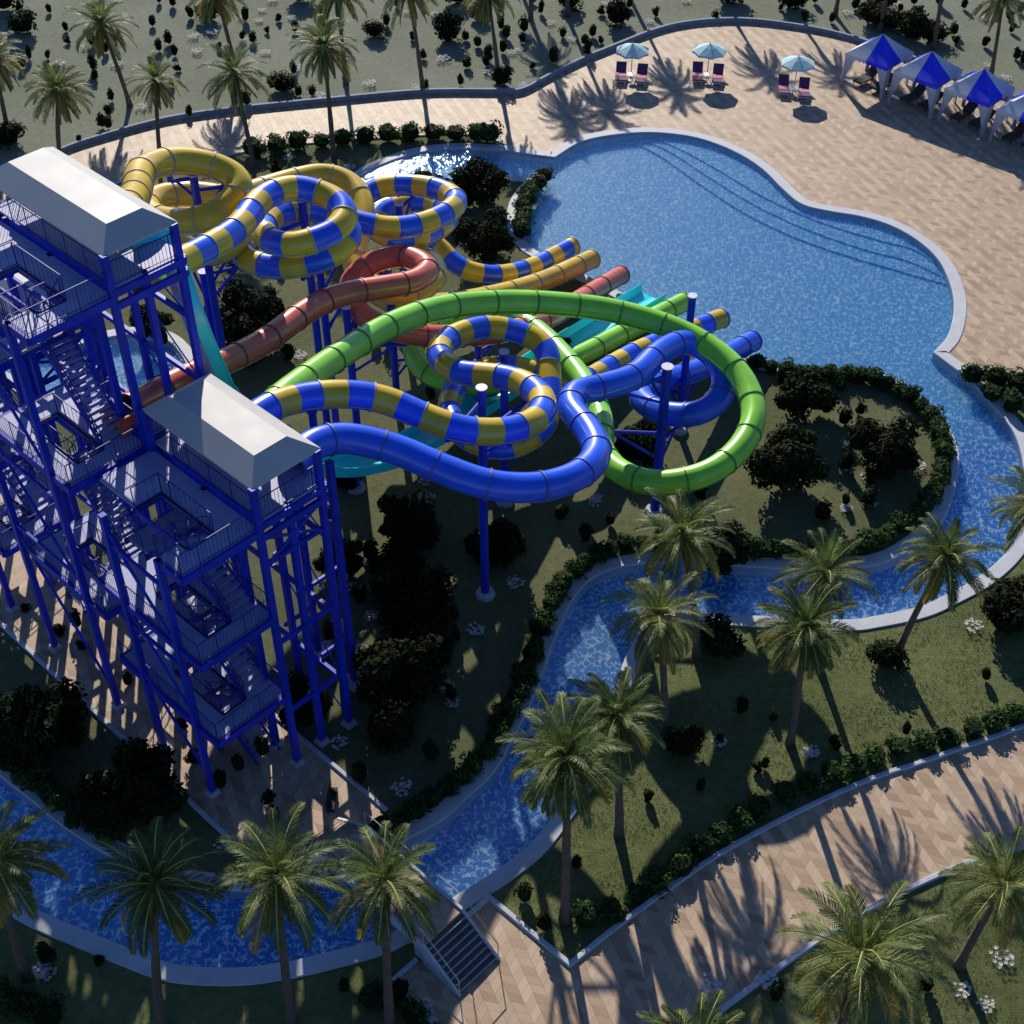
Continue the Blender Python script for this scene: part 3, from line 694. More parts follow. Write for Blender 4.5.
# open turquoise chute
def chute():
    ctrl = [L2W(2.2, 9.2, 21.35), L2W(3.2, 9.15, 21.2), L2W(3.6, 9.1, 20.2), L2W(4.1, 8.9, 16.4), L2W(4.9, 8.7, 12.4)]
    ctrl += [W(*p) for p in [(258, 448, 8.2), (290, 464, 5.2), (325, 468, 3.5), (365, 465, 2.8), (400, 455, 2.3), (440, 432, 2.0), (490, 400, 1.8), (540, 367, 1.5), (595, 332, 1.1), (652, 297, .45)]]
    path = catmull(ctrl, 10)
    for _ in range(8): path = [path[0]] + [(path[i - 1] + path[i] * 2 + path[i + 1]) / 4 for i in range(1, len(path) - 1)] + [path[-1]]
    path = resample(path, .3)
    off = Vector((path[-1].x, path[-1].y, 0)); path = [p - off for p in path]
    root = thing("open_water_slide", "open turquoise chute dropping steeply from the tallest tower, ending flat in the pool", "water slide", off)
    w, h, t = .85, .55, .08
    prof = [(-w - t, h), (-w, h), (-w + .1, .08), (0, 0), (w - .1, .08), (w, h), (w + t, h), (w + t - .02, .02), (w - .1, -t), (-w + .1, -t), (-w - t + .02, .02)]
    m = MB(); fr = frames(path); n = len(prof)
    for p, (tg, sd, up) in zip(path, fr):
        q = min(1, max(0, (p.z - 4) / 4)); kw = 1 - .42 * q
        for a, b in prof: m.v.append(tuple(p + sd * a * kw + up * b))
    for k in range(len(path) - 1):
        for j in range(n):
            A, B = k * n + j, k * n + (j + 1) % n; m.f.append((A, B, B + n, A + n)); m.mi.append(1 if j in (7, 8, 9) else 0)
    m.f.append(tuple(range(n))); m.mi.append(0); m.f.append(tuple(range((len(path) - 1) * n, len(path) * n))); m.mi.append(0)
    m.build("chute", ['cyan', 'chute_under'], root)
    rl = MB()
    for s_ in (-1, 1): rl.tube([p + sd * s_ * (w + t / 2) * (1 - .42 * min(1, max(0, (p.z - 4) / 4))) + up * h for p, (tg, sd, up) in zip(path, fr)], .05, 8)
    rl.build("rim", 'cyan', root, smooth=True)
    SL["chute"] = [p + off for p in path]
chute()

# support columns -------------------------------------------------
def column(cap, zt, label, rad=.2, reach=3.6, arms=3, white=True):
    g = W(*cap, zt); base = Vector((g.x, g.y, 0))
    root = thing("support_column", label, "column", base)
    m = MB(); m.cyl((0, 0, .3), (0, 0, zt), rad, n=14); m.build("post", 'tower_blue', root, smooth=True, angle=40)
    m = MB(); m.lathe([(rad + .06, zt), (rad + .06, zt + .05)], 16); m.build("cap", 'cap_white' if white else 'tower_blue', root)
    m = MB(); m.lathe([(.5, -.1), (.5, .2), (.42, .32)], 8); m.build("base_block", 'concrete', root)
    cand = []
    for key, path in SL.items():
        best = None
        loc_min = []
        for i in range(3, len(path) - 3, 3):
            p = path[i]; d = (Vector((p.x, p.y, 0)) - base).length
            if d < reach and d > .7 and 1.4 < p.z < zt + .9: loc_min.append((d, p))
        # spread the arms: pick candidates at differing heights and bearings
        loc_min.sort(key=lambda q: q[0])
        for d, p in loc_min:
            if all((p - q).length > 2.2 for _, q in cand): cand.append((d, p))
    cand.sort(key=lambda q: q[0])
    for d, p in cand[:arms]:
        v = (Vector((p.x, p.y, 0)) - base); v.normalize(); z = min(zt - .15, p.z - .75)
        e = v * (d + .1) + Vector((0, 0, z))
        m = MB(); m.cyl(v * rad * .5 + Vector((0, 0, z)), e, .1, n=8)
        m.bar(e, e + Vector((0, 0, max(.12, p.z - .58 - z))), .22, .22)
        if z > 2.2: m.cyl(v * rad * .5 + Vector((0, 0, z - min(1.6, d))), v * d * .82 + Vector((0, 0, z - .05)), .075, n=8)
        m.build("bracket_arm", 'tower_blue', root, smooth=True, angle=40)
    return root
column((193, 175), 17.6, "round blue column with pale cap in the middle of the leftmost yellow ring", reach=4.2)
column((203, 272), 12.0, "round blue column under the leftmost yellow ring, left of its pair", white=False)
column((302, 200), 15.4, "round blue column with pale cap inside the middle striped ring")
column((319, 262), 11.0, "shorter round blue column under the middle striped ring", white=False)
column((399, 204), 9.6, "round blue column inside the striped ring nearest the far river arm", arms=2)
column((346, 307), 9.3, "round blue column with pale cap between the red tube and the green tube", reach=4.5)
column((354, 462), 1.9, "short blue column carrying the turquoise chute below the blue tube", arms=0, white=False)
column((388, 268), 8.8, "round blue column in the middle of the red loop", white=False)
column((481.5, 388), 12.75, "tallest free round blue column, its foot alone in the dark garden below the blue tube", reach=4.0, arms=4)
column((504, 352), 9.7, "round blue column with pale cap in the upper coil of the front striped slide")
column((667.5, 367), 9.4, "round blue column with pale cap inside the green loop, in front of the blue coil", rad=.24, reach=6.2, arms=5)
column((692.5, 296), 8.9, "round blue column rising behind the green loop next to the pool", reach=4.2)
column((478, 338), 6.0, "short blue column behind the upper coil of the front striped slide", white=False)
column((312, 412), 13.2, "slim blue column under the front striped tube beside the nearest tower", rad=.17, arms=0, white=False)
column((545, 286), 1.0, "low blue column under the yellow outlet tube", arms=0, white=False)
column((586, 300), 1.3, "low blue column under the red outlet tube", arms=0, white=False)

# ------------------------------------------------------------------ vegetation
def palm_crown(seed, n=46, fl=2.75):
    r = random.Random(seed); g = MB(); dry = MB()
    for i in range(n):
        f = (i + r.random() * .6) / n
        az = i * 2.39996 + r.uniform(-.25, .25)
        el = R(82 - 138 * f ** .85 + r.uniform(-8, 8)); L = fl * r.uniform(.82, 1.1) * (.8 if f < .12 else 1) * (.86 if f > .85 else 1)
        isdry = f > .86; mb = dry if isdry else g
        leafm = 0 if f < .62 else (1 if r.random() < .55 else 0)
        ns = 13; p = Vector((0, 0, 0)); e = el; pts = []
        droop = R(r.uniform(55, 85)) if f < .8 else R(r.uniform(20, 45))
        h = Vector((math.cos(az), math.sin(az), 0)); bend = r.uniform(-.12, .12)
        for k in range(ns + 1):
            pts.append(p.copy()); s = L / ns
            e2 = e - droop * (k / ns) ** 1.6
            hz = Vector((math.cos(az + bend * k / ns), math.sin(az + bend * k / ns), 0))
            p = p + (hz * math.cos(e2) + Vector((0, 0, math.sin(e2)))) * s
        rad = [.046 * (1 - .8 * k / ns) + .007 for k in range(ns + 1)]
        mb.tube(pts, rad, 4, 2 if not isdry else 1, cap=False)
        fr = frames(pts); m = 34
        for j in range(m):
            t = .10 + .9 * j / m; x = t * ns; k = min(int(x), ns - 1); q = pts[k].lerp(pts[k + 1], x - k); tg, sd, up = fr[k]
            ll = .57 * math.sin(math.pi * min(1, .12 + t * .86)) ** .6 * r.uniform(.85, 1.1) * (.75 if isdry else 1)
            for s_ in (-1, 1):
                d = (sd * s_ * (.78 - .3 * t) + tg * (.50 + .35 * t) + up * r.uniform(.10, .34) - Vector((0, 0, .10 + (.35 if isdry else 0)))).normalized()
                tip = q + d * ll - Vector((0, 0, .10 * ll)); mid = q + d * ll * .5
                wd = tg.cross(d).cross(d); wd = (tg - d * tg.dot(d)).normalized() * .023
                i0 = len(mb.v); mb.v += [tuple(q - wd * .5), tuple(mid - wd), tuple(tip), tuple(mid + wd), tuple(q + wd * .5)]
                mb.f.append(tuple(range(i0, i0 + 5))); mb.mi.append(0 if isdry else leafm)
    return g.mesh("crown", ['frond', 'frond_yellow', 'rachis']), dry.mesh("dry_fronds", ['frond_dry', 'rachis'])
CROWNS = [palm_crown(s, n, l) for s, n, l in ((1, 46, 2.75), (2, 38, 2.9), (3, 50, 2.7), (4, 42, 2.85), (5, 34, 2.95))]
npalm = [0]
def palm(base, crown=None, h=None, label="", sc=1.0, group=None, baseworld=None):
    b = baseworld or W(*base); k = npalm[0]; npalm[0] += 1; r = random.Random(100 + k)
    if crown is not None:
        c = WY(*crown, b.y + r.uniform(-.2, .2)); h = c.z; lean = Vector((c.x - b.x, c.y - b.y, 0))
    else: lean = Vector((r.uniform(-.5, .5), r.uniform(-.4, .4), 0))
    root = thing("palm_tree", label, "palm tree", b, 0, group)
    m = MB(); ns = 9; pts = []; rads = []
    for i in range(ns + 1):
        t = i / ns; pts.append(Vector((lean.x * t ** 1.3, lean.y * t ** 1.3, (h + .1) * t - .1 * (1 - t)))); rads.append((.19 - .06 * min(1, t * 1.3) + (.07 if i == 0 else 0) + (.07 if i >= ns - 1 else 0)) * (.9 + .2 * r.random()) * (.75 + .25 * sc))
    m.tube(pts, rads, 10); m.build("trunk", 'bark', root, smooth=True)
    cm, dm = CROWNS[(k * 3) % 5]; rz = r.uniform(0, 6.28); s = sc * r.uniform(.96, 1.04) * (.9 if b.y < 75 else 1.0)
    for nm, me in (("crown", cm), ("dry_fronds", dm)):
        o = link(nm, me, root, (lean.x, lean.y, h)); o.rotation_euler = (r.uniform(-.13, .13), r.uniform(-.13, .13), rz); o.scale = (s, s, s)
    return root
PG = None
palm((27, 978), (-6, 860), label="palm tree at the left edge leaning over the near river bend", sc=1.0)
palm((162, 1026), (156, 884), label="palm tree in front of the near river, second from the left edge", sc=1.06)
palm((292, 1024), (277, 876), label="palm tree in front of the near river, between the leftmost two and the footbridge", sc=.98)
palm((390, 1026), (385, 880), label="palm tree beside the footbridge, its crown over the bridge deck", sc=.98)
palm((565, 920), (567, 757), label="large palm tree standing right of the footbridge beside the low path kerb", sc=1.12)
palm((619, 836), (616, 716), label="palm tree directly behind the large one right of the footbridge", sc=.98)
palm((664.6, 733), (659, 616), label="palm tree on the lawn at the inner corner of the river bend", sc=.95)
palm((697, 656), (682, 534), label="palm tree just under the green loop, on the far side of the river bend lawn", sc=1.0)
palm((818, 665), (825, 573), label="palm tree on the lawn edge behind another palm, middle of the right river reach", sc=.93)
palm((790, 744), (806, 628), label="palm tree in the middle of the right lawn, in front of the river reach", sc=1.0)
palm((896, 657), (945, 558), label="strongly leaning palm tree over the right river bend", sc=.98)
palm((1022, 622), (1037, 505), label="palm tree cut by the right edge beside the river bend", sc=.95)
palm((826, 1075), (862, 955), label="big palm tree at the bottom right below the path", sc=1.2)
palm((959, 966), (1004, 884), label="short leaning palm tree at the right edge below the path", sc=.95)
palm((688, 1170), (693, 1056), label="palm tree whose frond tips only reach in at the bottom edge", sc=.9)
palm((60, 158), (58, 90), label="palm tree behind the tallest tower's roof in the dry field", sc=1.0)
palm((130, 106), (101, 25), label="leaning palm tree in the dry field at the upper left", sc=1.05)
palm((160, 156), (156, 80), label="small palm tree at the edge of the pale path above the yellow ring", sc=.85)
palm((254, 168), (234, 73), label="palm tree beside the row of hedge bushes, right of the yellow ring", sc=1.02)
palm((334, 158), (324, 46), label="tall palm tree in the garden strip below the pale path", sc=1.0)
palm((10, 140), (-6, 58), label="palm tree cut by the left edge of the dry field", sc=1.0)
palm((236, 72), (216, -6), label="palm tree at the top edge behind the one beside the hedge row", sc=1.0)
palm((346, 84), (337, -8), label="palm tree at the top edge, hidden behind the tall garden strip palm", sc=1.0)
palm((423, 92), (408, -10), label="palm tree just behind the wall at the top, third from the wall's bend", sc=1.0)
palm((499, 84), (487, -8), label="palm tree just behind the wall at the top, at the wall's bend", sc=1.0)
palm((835, 16), h=9, label="palm trunk in the dry field behind the first cabana", sc=1.)
palm((880, 32), h=9, label="palm trunk right behind the gap between the first two cabanas", sc=1.)
palm((933, 50), h=9, label="palm trunk behind the third cabana", sc=1.)
palm((991, 75), (1003, -3), label="palm tree in the field at the upper right corner", sc=1.)
# palms beyond the top edge; the photograph shows their long shadows on the promenade
for spx, hh in (((568, 118), 9.0), ((606, 108), 8.5), ((677, 90), 9.2), ((768, 74), 9.0), ((838, 76), 9.0), ((548, 62), 8.6)):
    s = W(*spx); L = hh / math.tan(SUN_EL); b = Vector((s.x - math.sin(SUN_AZ) * L, s.y + math.cos(SUN_AZ) * L, 0))
    palm(None, h=hh, label="palm tree beyond the top edge, only its shadow on the ground in view", baseworld=b, group="palms beyond the top edge")

def leaf_ball(seed, n, rx, rz, leaf_s, lumps=9, zc=None):
    r = random.Random(seed); m = MB(); cs = []
    for i in range(lumps):
        a = r.uniform(0, 6.28); d = r.uniform(.15, .62 if lumps < 20 else .82); cs.append((Vector((math.cos(a) * d * rx, math.sin(a) * d * rx, r.uniform(-.45, .55) * rz)), r.uniform(.35, .62) if lumps < 20 else r.uniform(.18, .52)))
    for i in range(n):
        c, s = cs[r.randrange(lumps)]
        v = Vector((r.gauss(0, 1), r.gauss(0, 1), r.gauss(0, 1))).normalized()
        p = c + Vector((v.x * rx * s, v.y * rx * s, v.z * rz * s)) * r.uniform(.62, 1.08)
        nrm = (v + Vector((r.uniform(-.8, .8), r.uniform(-.8, .8), r.uniform(-.4, 1)))).normalized()
        a = nrm.orthogonal().normalized(); b = nrm.cross(a); ang = r.uniform(0, 6.28); a, b = a * math.cos(ang) + b * math.sin(ang), b * math.cos(ang) - a * math.sin(ang)
        L = leaf_s * r.uniform(.6, 1.4); z0 = Vector((0, 0, zc if zc is not None else rz))
        p = p + z0
        if p.z < .02: p.z = r.uniform(.02, .2)
        m.poly([p - b * L * .5, p + a * L * .28, p + b * L * .5, p - a * L * .28])
    return m
def core(m, rx, rz, zc, mi=1):
    prof = [(.02, -rz * .9), (rx * .6, -rz * .55), (rx * .66, 0), (rx * .5, rz * .5), (.02, rz * .62)]
    m.lathe(prof, 10, (0, 0, zc), mi)
# dark garden trees
TREES = []
for s in range(4):
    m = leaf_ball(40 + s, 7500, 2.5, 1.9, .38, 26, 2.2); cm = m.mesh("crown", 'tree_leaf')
    t = MB(); r = random.Random(s)
    t.tube([Vector((0, 0, -.1)), Vector((.05, 0, .9)), Vector((.0, .08, 2.0))], [.2, .15, .1], 8)
    for k in range(6):
        a = k * 1.05 + r.random(); t.cyl((0, 0, 1.0 + .15 * k), (math.cos(a) * 1.2, math.sin(a) * 1.2, 2.4 + .3 * r.random()), .07, .02, 6)
    TREES.append((cm, t.mesh("trunk", 'tree_bark', True)))
def tree(px, rpx, label, z=2.2, hs=1.3, k_=1.0):
    b = W(*px); dist = (Vector((0, 0, CH)) - b).length; s = rpx / FPX * dist / 1.95 * k_
    k = rnd.randrange(4); b2 = W(px[0], px[1], 2.4 * s * hs); b = Vector((b2.x, b2.y, 0))
    root = thing("garden_tree", label, "tree", b); rz = rnd.uniform(0, 6.28)
    for nm, me in zip(("crown", "trunk"), TREES[k]):
        o = link(nm, me, root); o.rotation_euler = (0, 0, rz); o.scale = (s, s, s * hs)
for px, rp, lb in [((397, 562), 24, "dark bushy tree between two others in the shaded garden below the blue tube"), ((424, 640), 26, "dark bushy tree in the shaded garden, right one of the dark clump"), ((388, 722), 24, "dark bushy tree at the front of the dark clump in the shaded garden"), ((345, 470), 16, "small dark tree below the turquoise chute beside the tower columns"),
                   ((407, 522), 27, "dark bushy tree in the garden directly below the blue tube"), ((412, 598), 33, "dark bushy tree in the middle of the shaded garden"),
                   ((398, 668), 34, "dark bushy tree in the shaded garden nearest the river's inner bend"), ((40, 718), 38, "large dark tree between the plaza kerb and the river at the left"),
                   ((128, 786), 44, "large dark tree overhanging the plaza kerb at lower left"), ((10, 745), 26, "dark tree at the left edge by the river kerb"),
                   ((806, 388), 25, "dark bushy tree beside the pool end of the right garden"), ((786, 458), 30, "dark bushy tree right of the green loop"), ((886, 442), 27, "dark bushy tree nearest the right river bend"),
                   ((247, 315), 31, "dark bushy tree behind the red tube, below the rings"), ((479, 178), 22, "dark bushy tree at the mouth of the far river arm"), ((430, 186), 17, "small dark tree at the far river arm behind the striped ring"),
                   ((484, 232), 23, "dark bushy tree right of the striped ring by the pool edge"), ((440, 210), 13, "small dark tree behind the striped ring's right side"), ((338, 555), 20, "small dark tree behind the nearest tower's right posts"),
                   ((500, 540), 22, "dark low tree right of the lone blue column"), ((300, 700), 22, "dark low tree at the foot of the nearest tower's right side"),
                   ((250, 345), 18, "dark small tree under the red tube"), ((555, 345), 14, "dark small tree under the green tube by the outlets"), ((640, 440), 20, "dark low tree inside the green loop"),
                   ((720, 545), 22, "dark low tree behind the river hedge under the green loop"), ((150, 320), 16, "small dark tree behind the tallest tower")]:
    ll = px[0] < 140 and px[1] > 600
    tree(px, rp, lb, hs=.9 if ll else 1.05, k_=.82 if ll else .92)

# hedge bushes
HB = []
for s in range(4):
    m = leaf_ball(70 + s, 620, .68, .55, .17, 9, .5); core(m, .68, .5, .5, 1); HB.append(m.mesh("hedge_bush", ['hedge_leaf', 'tree_leaf']))
def row(pts, spacing, label, group, sc=1.0, zs=.95, dense=.74):
    c = resample(catmull([W(*p) for p in pts], 8), spacing * (dense if spacing < 1.3 else 1))
    for p in c:
        s = sc * rnd.uniform(.88, 1.12)
        place(HB[rnd.randrange(4)], "hedge_bush", (p.x + rnd.uniform(-.08, .08), p.y + rnd.uniform(-.08, .08), 0), rnd.uniform(0, 6.28), (s, s, s * zs * rnd.uniform(.92, 1.12)), label, "hedge bush", group)
row([(254, 156), (300, 149), (350, 144), (400, 141), (440, 139), (490, 142)], 1.62, "rounded hedge bush in the spaced row along the pale path above the rings", "hedge row along the upper path", 1.42)
row([(757, 366), (800, 378), (850, 380), (882, 387), (906, 400), (925, 414), (938, 436), (943, 460), (938, 485), (925, 506), (900, 528), (873, 545), (845, 553), (800, 554), (757, 554)], 1.15, "dark rounded bush in the hedge along the inner kerb of the right river bend", "hedge along the right river bend", 1.0)
row([(744, 552), (700, 550), (660, 548), (626, 550), (600, 558), (578, 573), (560, 592), (548, 618), (537, 645), (525, 680), (510, 712), (494, 745), (476, 768), (455, 787), (432, 804), (405, 822), (375, 838)], 1.15, "dark rounded bush in the hedge along the inner kerb of the near river bend", "hedge along the near river bend", 1.0)
row([(110, 838), (85, 822), (62, 804), (40, 788), (15, 768)], 1.2, "dark rounded bush by the river kerb under the big lower left trees", "hedge along the lower left river", 1.0)
row([(1060, 704), (1024, 716), (991, 727), (965, 735), (932, 744), (900, 752), (866, 764), (834, 776), (803, 788), (770, 803), (740, 822), (715, 842), (690, 862), (665, 880), (640, 896), (612, 912), (588, 922)], 1.12, "rounded green bush in the hedge along the upper kerb of the lower path", "hedge along the lower path", 1.04, .72, 1.06)
row([(972, 382), (995, 386), (1024, 394), (1060, 404)], 1.3, "green bush in the garden corner below the wide pavement at the right edge", "bushes in the right garden corner", 1.3)
row([(990, 400), (1012, 412), (1040, 424)], 1.4, "green bush in the garden corner below the wide pavement at the right edge", "bushes in the right garden corner", 1.3)
row([(545, 182), (528, 200), (523, 222), (520, 236)], 1.2, "dark upright bush on the tongue of land at the pool mouth", "bushes at the pool mouth", 1.1)
row([(62, 206), (26, 214), (-4, 226)], 1.5, "green bush by the pale path left of the tallest tower's roof", "bushes left of the tallest tower", 1.1)
row([(440, 1040), (405, 1012), (370, 1000)], 1.3, "dark bush below the lower left corner of the path", "bushes below the footbridge", .9)
row([(0, 1000), (25, 1010), (50, 1020)], 1.0, "dark leafy bush in the bottom left corner", "bushes in the bottom left corner", 1.1)

# small shrubs
SH = []
for s in range(5):
    r = random.Random(s); w, h = r.uniform(.30, .40), r.uniform(.38, .58)
    m = MB(); q = leaf_ball(90 + s, 330, w, h, .15, 6, h); m.v, m.f, m.mi = q.v, q.f, q.mi; core(m, w, h, h, 0); SH.append(m.mesh("shrub", 'shrub_leaf'))
BIG = []
for s in range(3):
    m = leaf_ball(120 + s, 1500, 1.1, .85, .22, 12, .8); core(m, .8, .6, .6, 0); BIG.append(m.mesh("bush", 'shrub_leaf'))
def shrubs(lst, off, zoom, label, group, sc=1.0):
    for x, y in lst:
        b = W(off[0] + x / zoom, off[1] + y / zoom); s = sc * rnd.uniform(.8, 1.25)
        me = SH[rnd.randrange(5)]
        if sc > 2: me = BIG[rnd.randrange(3)]; s *= .42
        place(me, "shrub", b, rnd.uniform(0, 6.28), (s, s, s * rnd.uniform(.8, 1.15)), label, "shrub", group)
fl = "small clipped dark shrub dotted about the dry field beyond the wall"; fg = "small shrubs in the dry field"
A = [(150, 40), (200, 95), (205, 132), (320, 160), (460, 80), (480, 10), (520, 20), (575, 55), (480, 155), (510, 135), (527, 170), (535, 215), (520, 262), (90, 180), (145, 178), (72, 205), (283, 215), (288, 240), (338, 305), (327, 345), (310, 385), (328, 388), (572, 354), (730, 120), (760, 130), (805, 100), (840, 65), (660, 152), (890, 95), (900, 290), (745, 318), (240, 430), (280, 140), (740, 65), (885, 225), (940, 290), (60, 30), (965, 40)]
B = [(220, 122), (170, 22), (380, 122), (415, 142), (485, 90), (500, 117), (445, 185), (380, 205), (580, 207), (640, 190), (555, 98), (670, 115), (735, 135), (760, 112), (785, 132), (785, 45), (745, 168), (250, 178), (255, 270), (15, 250), (950, 50), (870, 25), (605, 42), (580, 12), (362, 258), (440, 200), (140, 80), (550, 130), (490, 160)]
C = [(450, 68), (105, 60), (370, 68), (770, 18), (715, 38), (845, 28), (985, 98), (1000, 178), (1020, 192), (815, 105), (820, 130), (655, 35), (520, 28), (400, 10), (300, 30), (980, 60), (905, 140), (660, 80), (695, 15), (1010, 40)]
shrubs(A, (0, 0), 3.01, fl, fg, 1.05); shrubs(B, (340, 0), 3.01, fl, fg, 1.05); shrubs(C, (680, 0), 2.977, fl, fg, 1.05)
bl = "larger dark leafy bush standing in the dry field beyond the wall"; bgp = "larger bushes in the dry field"
shrubs([(75, 98), (630, 60), (850, 275), (15, 30), (905, 5), (28, 435)], (0, 0), 3.01, bl, bgp, 2.9)
shrubs([(105, 110), (325, 118), (690, 25), (835, 72), (420, 60), (350, 8), (490, 255)], (340, 0), 3.01, bl, bgp, 2.7)
shrubs([(330, 22), (600, 20), (625, 88), (745, 122), (150, 5), (690, 120), (570, 70)], (680, 0), 2.977, bl, bgp, 3.0)
shrubs([(742, 712), (719, 742), (773, 721), (764, 768), (576, 868), (757, 770), (836, 870 - 120), (985, 680), (905, 795 - 60), (648, 800), (700, 790), (832, 745)], (0, 0), 1, "small dark shrub scattered on the right lawn", "shrubs on the right lawn", .75)
shrubs([(717, 652), (683, 752), (884, 664), (1012, 612), (1000, 625)], (0, 0), 1, "big dark round bush on the right lawn", "big bushes on the right lawn", 2.5)
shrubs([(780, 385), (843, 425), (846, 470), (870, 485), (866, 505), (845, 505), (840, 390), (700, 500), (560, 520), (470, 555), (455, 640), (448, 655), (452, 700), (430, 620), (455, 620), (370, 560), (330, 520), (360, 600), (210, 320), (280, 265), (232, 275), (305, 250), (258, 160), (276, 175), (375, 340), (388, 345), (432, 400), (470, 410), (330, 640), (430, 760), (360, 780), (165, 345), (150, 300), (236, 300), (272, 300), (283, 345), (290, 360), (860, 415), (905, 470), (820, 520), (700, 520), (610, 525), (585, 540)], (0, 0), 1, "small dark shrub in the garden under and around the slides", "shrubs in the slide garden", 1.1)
shrubs([(129, 685), (183, 727), (221, 751), (264, 755), (194, 763), (221, 787), (270, 803), (299, 815), (276, 821), (60, 635), (27, 613), (82, 650), (78, 628), (240, 770)], (0, 0), 1, "low dark planting tuft on the plaza under the towers", "planting tufts on the tower plaza", 1.0)
shrubs([(48, 962), (100, 965), (345, 990), (400, 996), (525, 900), (545, 930), (925, 990), (775, 1000)], (0, 0), 1, "small dark shrub on the lawn along the bottom edge", "shrubs on the bottom lawn", 1.0)

# white flower clumps
FL = []
for s in range(3):
    r = random.Random(200 + s); m = MB()
    for i in range(26):
        a = r.uniform(0, 6.28); d = .55 * math.sqrt(r.random()); c = Vector((math.cos(a) * d, math.sin(a) * d * .9, r.uniform(.18, .34)))
        m.cyl((c.x, c.y, -.02), tuple(c), .008, n=4, mi=1)
        for k in range(5):
            t = k * 1.2566 + a; e = c + Vector((math.cos(t) * .085, math.sin(t) * .085, .03)); w = Vector((-math.sin(t), math.cos(t), 0)) * .03
            m.poly([c, e - w, e + Vector((math.cos(t), math.sin(t), 0)) * .02, e + w])
    FL.append(m.mesh("flower_clump", ['flower', 'hedge_leaf']))
def flowers(lst, off, zoom, label, group, sc=1.0):
    for x, y in lst:
        b = W(off[0] + x / zoom, off[1] + y / zoom); place(FL[rnd.randrange(3)], "flower_clump", b, rnd.uniform(0, 6.28), .72 * sc * rnd.uniform(.85, 1.2), label, "flowers", group)
ff, fgp = "clump of white flowers in the dry field beyond the wall", "white flowers in the dry field"
flowers([(790, 38), (780, 68), (583, 116), (596, 160), (640, 106), (800, 165), (730, 60), (430, 330), (880, 60), (180, 198), (265, 150), (370, 130), (960, 295), (895, 212), (820, 8), (350, 200)], (0, 0), 3.01, ff, fgp, 1.2)
flowers([(450, 225), (550, 262), (540, 155), (800, 15), (635, 75), (310, 185), (90, 258), (232, 268), (930, 72), (700, 125), (515, 165), (565, 122), (205, 42), (285, 48)], (340, 0), 3.01, ff, fgp, 1.2)
flowers([(500, 45), (970, 240), (915, 200), (20, 10), (905, 60), (640, 15)], (680, 0), 2.977, ff, fgp, 1.2)
flowers([(973, 628), (812, 753), (809, 755), (960, 992), (985, 1006), (767, 984), (718, 744), (708, 985), (1000, 960)], (0, 0), 1, "clump of white flowers on the right lawn", "white flowers on the right lawn", 1.0)
flowers([(594, 505), (597, 500), (515, 585), (475, 632), (447, 690), (452, 705), (345, 590), (372, 618), (425, 483), (430, 500), (434, 480), (330, 650), (340, 745), (402, 790), (385, 700), (918, 468), (866, 478), (848, 448), (870, 505), (846, 510), (300, 358), (402, 345), (290, 160), (350, 170), (265, 150), (300, 640), (360, 650)], (0, 0), 1, "clump of white flowers in the garden under the slides", "white flowers in the slide garden", 1.0)
flowers([(42, 970), (48, 975), (92, 805), (220, 850), (125, 862), (425, 1010)], (0, 0), 1, "clump of white flowers on the bank of the near river", "white flowers by the near river", 1.0)

# ------------------------------------------------------------------ promenade furniture
def mk_lounger(label, loc, rz, frame='table_white', fabric='purple', towel='pink', group=None):
    rt = thing("sun_lounger", label, "sun lounger", loc, rz, group)
    m = MB()
    for x in (-.36, .36): m.bar((x, -1.0, .30), (x, .45, .30), .05, .06); m.bar((x, .40, .32), (x, 1.02, .80), .05, .05)
    for x in (-.36, .36):
        for y in (-.9, .3): m.bar((x, y, 0), (x, y, .3), .05)
    m.bar((-.36, -1.0, .3), (.36, -1.0, .3), .05); m.bar((-.36, .75, .0), (-.36, .75, .58), .04); m.bar((.36, .75, 0), (.36, .75, .58), .04)
    m.build("frame", frame, rt)
    m = MB(); m.box((-.40, -1.02, .33), (.40, .42, .43)); m.build("seat_cushion", fabric, rt)
    m = MB(); m.poly([(-.40, .42, .36), (.40, .42, .36), (.40, 1.08, .88), (-.40, 1.08, .88)]); m.poly([(-.40, .36, .45), (.40, .36, .45), (.40, 1.02, .97), (-.40, 1.02, .97)][::1])
    m.poly([(-.40, .42, .36), (-.40, 1.08, .88), (-.40, 1.02, .97), (-.40, .36, .45)]); m.poly([(.40, .42, .36), (.40, .36, .45), (.40, 1.02, .97), (.40, 1.08, .88)]); m.poly([(-.40, 1.08, .88), (.40, 1.08, .88), (.40, 1.02, .97), (-.40, 1.02, .97)])
    m.build("backrest", fabric, rt)
    if towel:
        m = MB(); m.box((-.415, -.42, .425), (.415, .22, .452)); m.box((-.425, -.42, .28), (-.405, .22, .452)); m.box((.405, -.42, .28), (.425, .22, .452)); m.build("towel", towel, rt)
    return rt
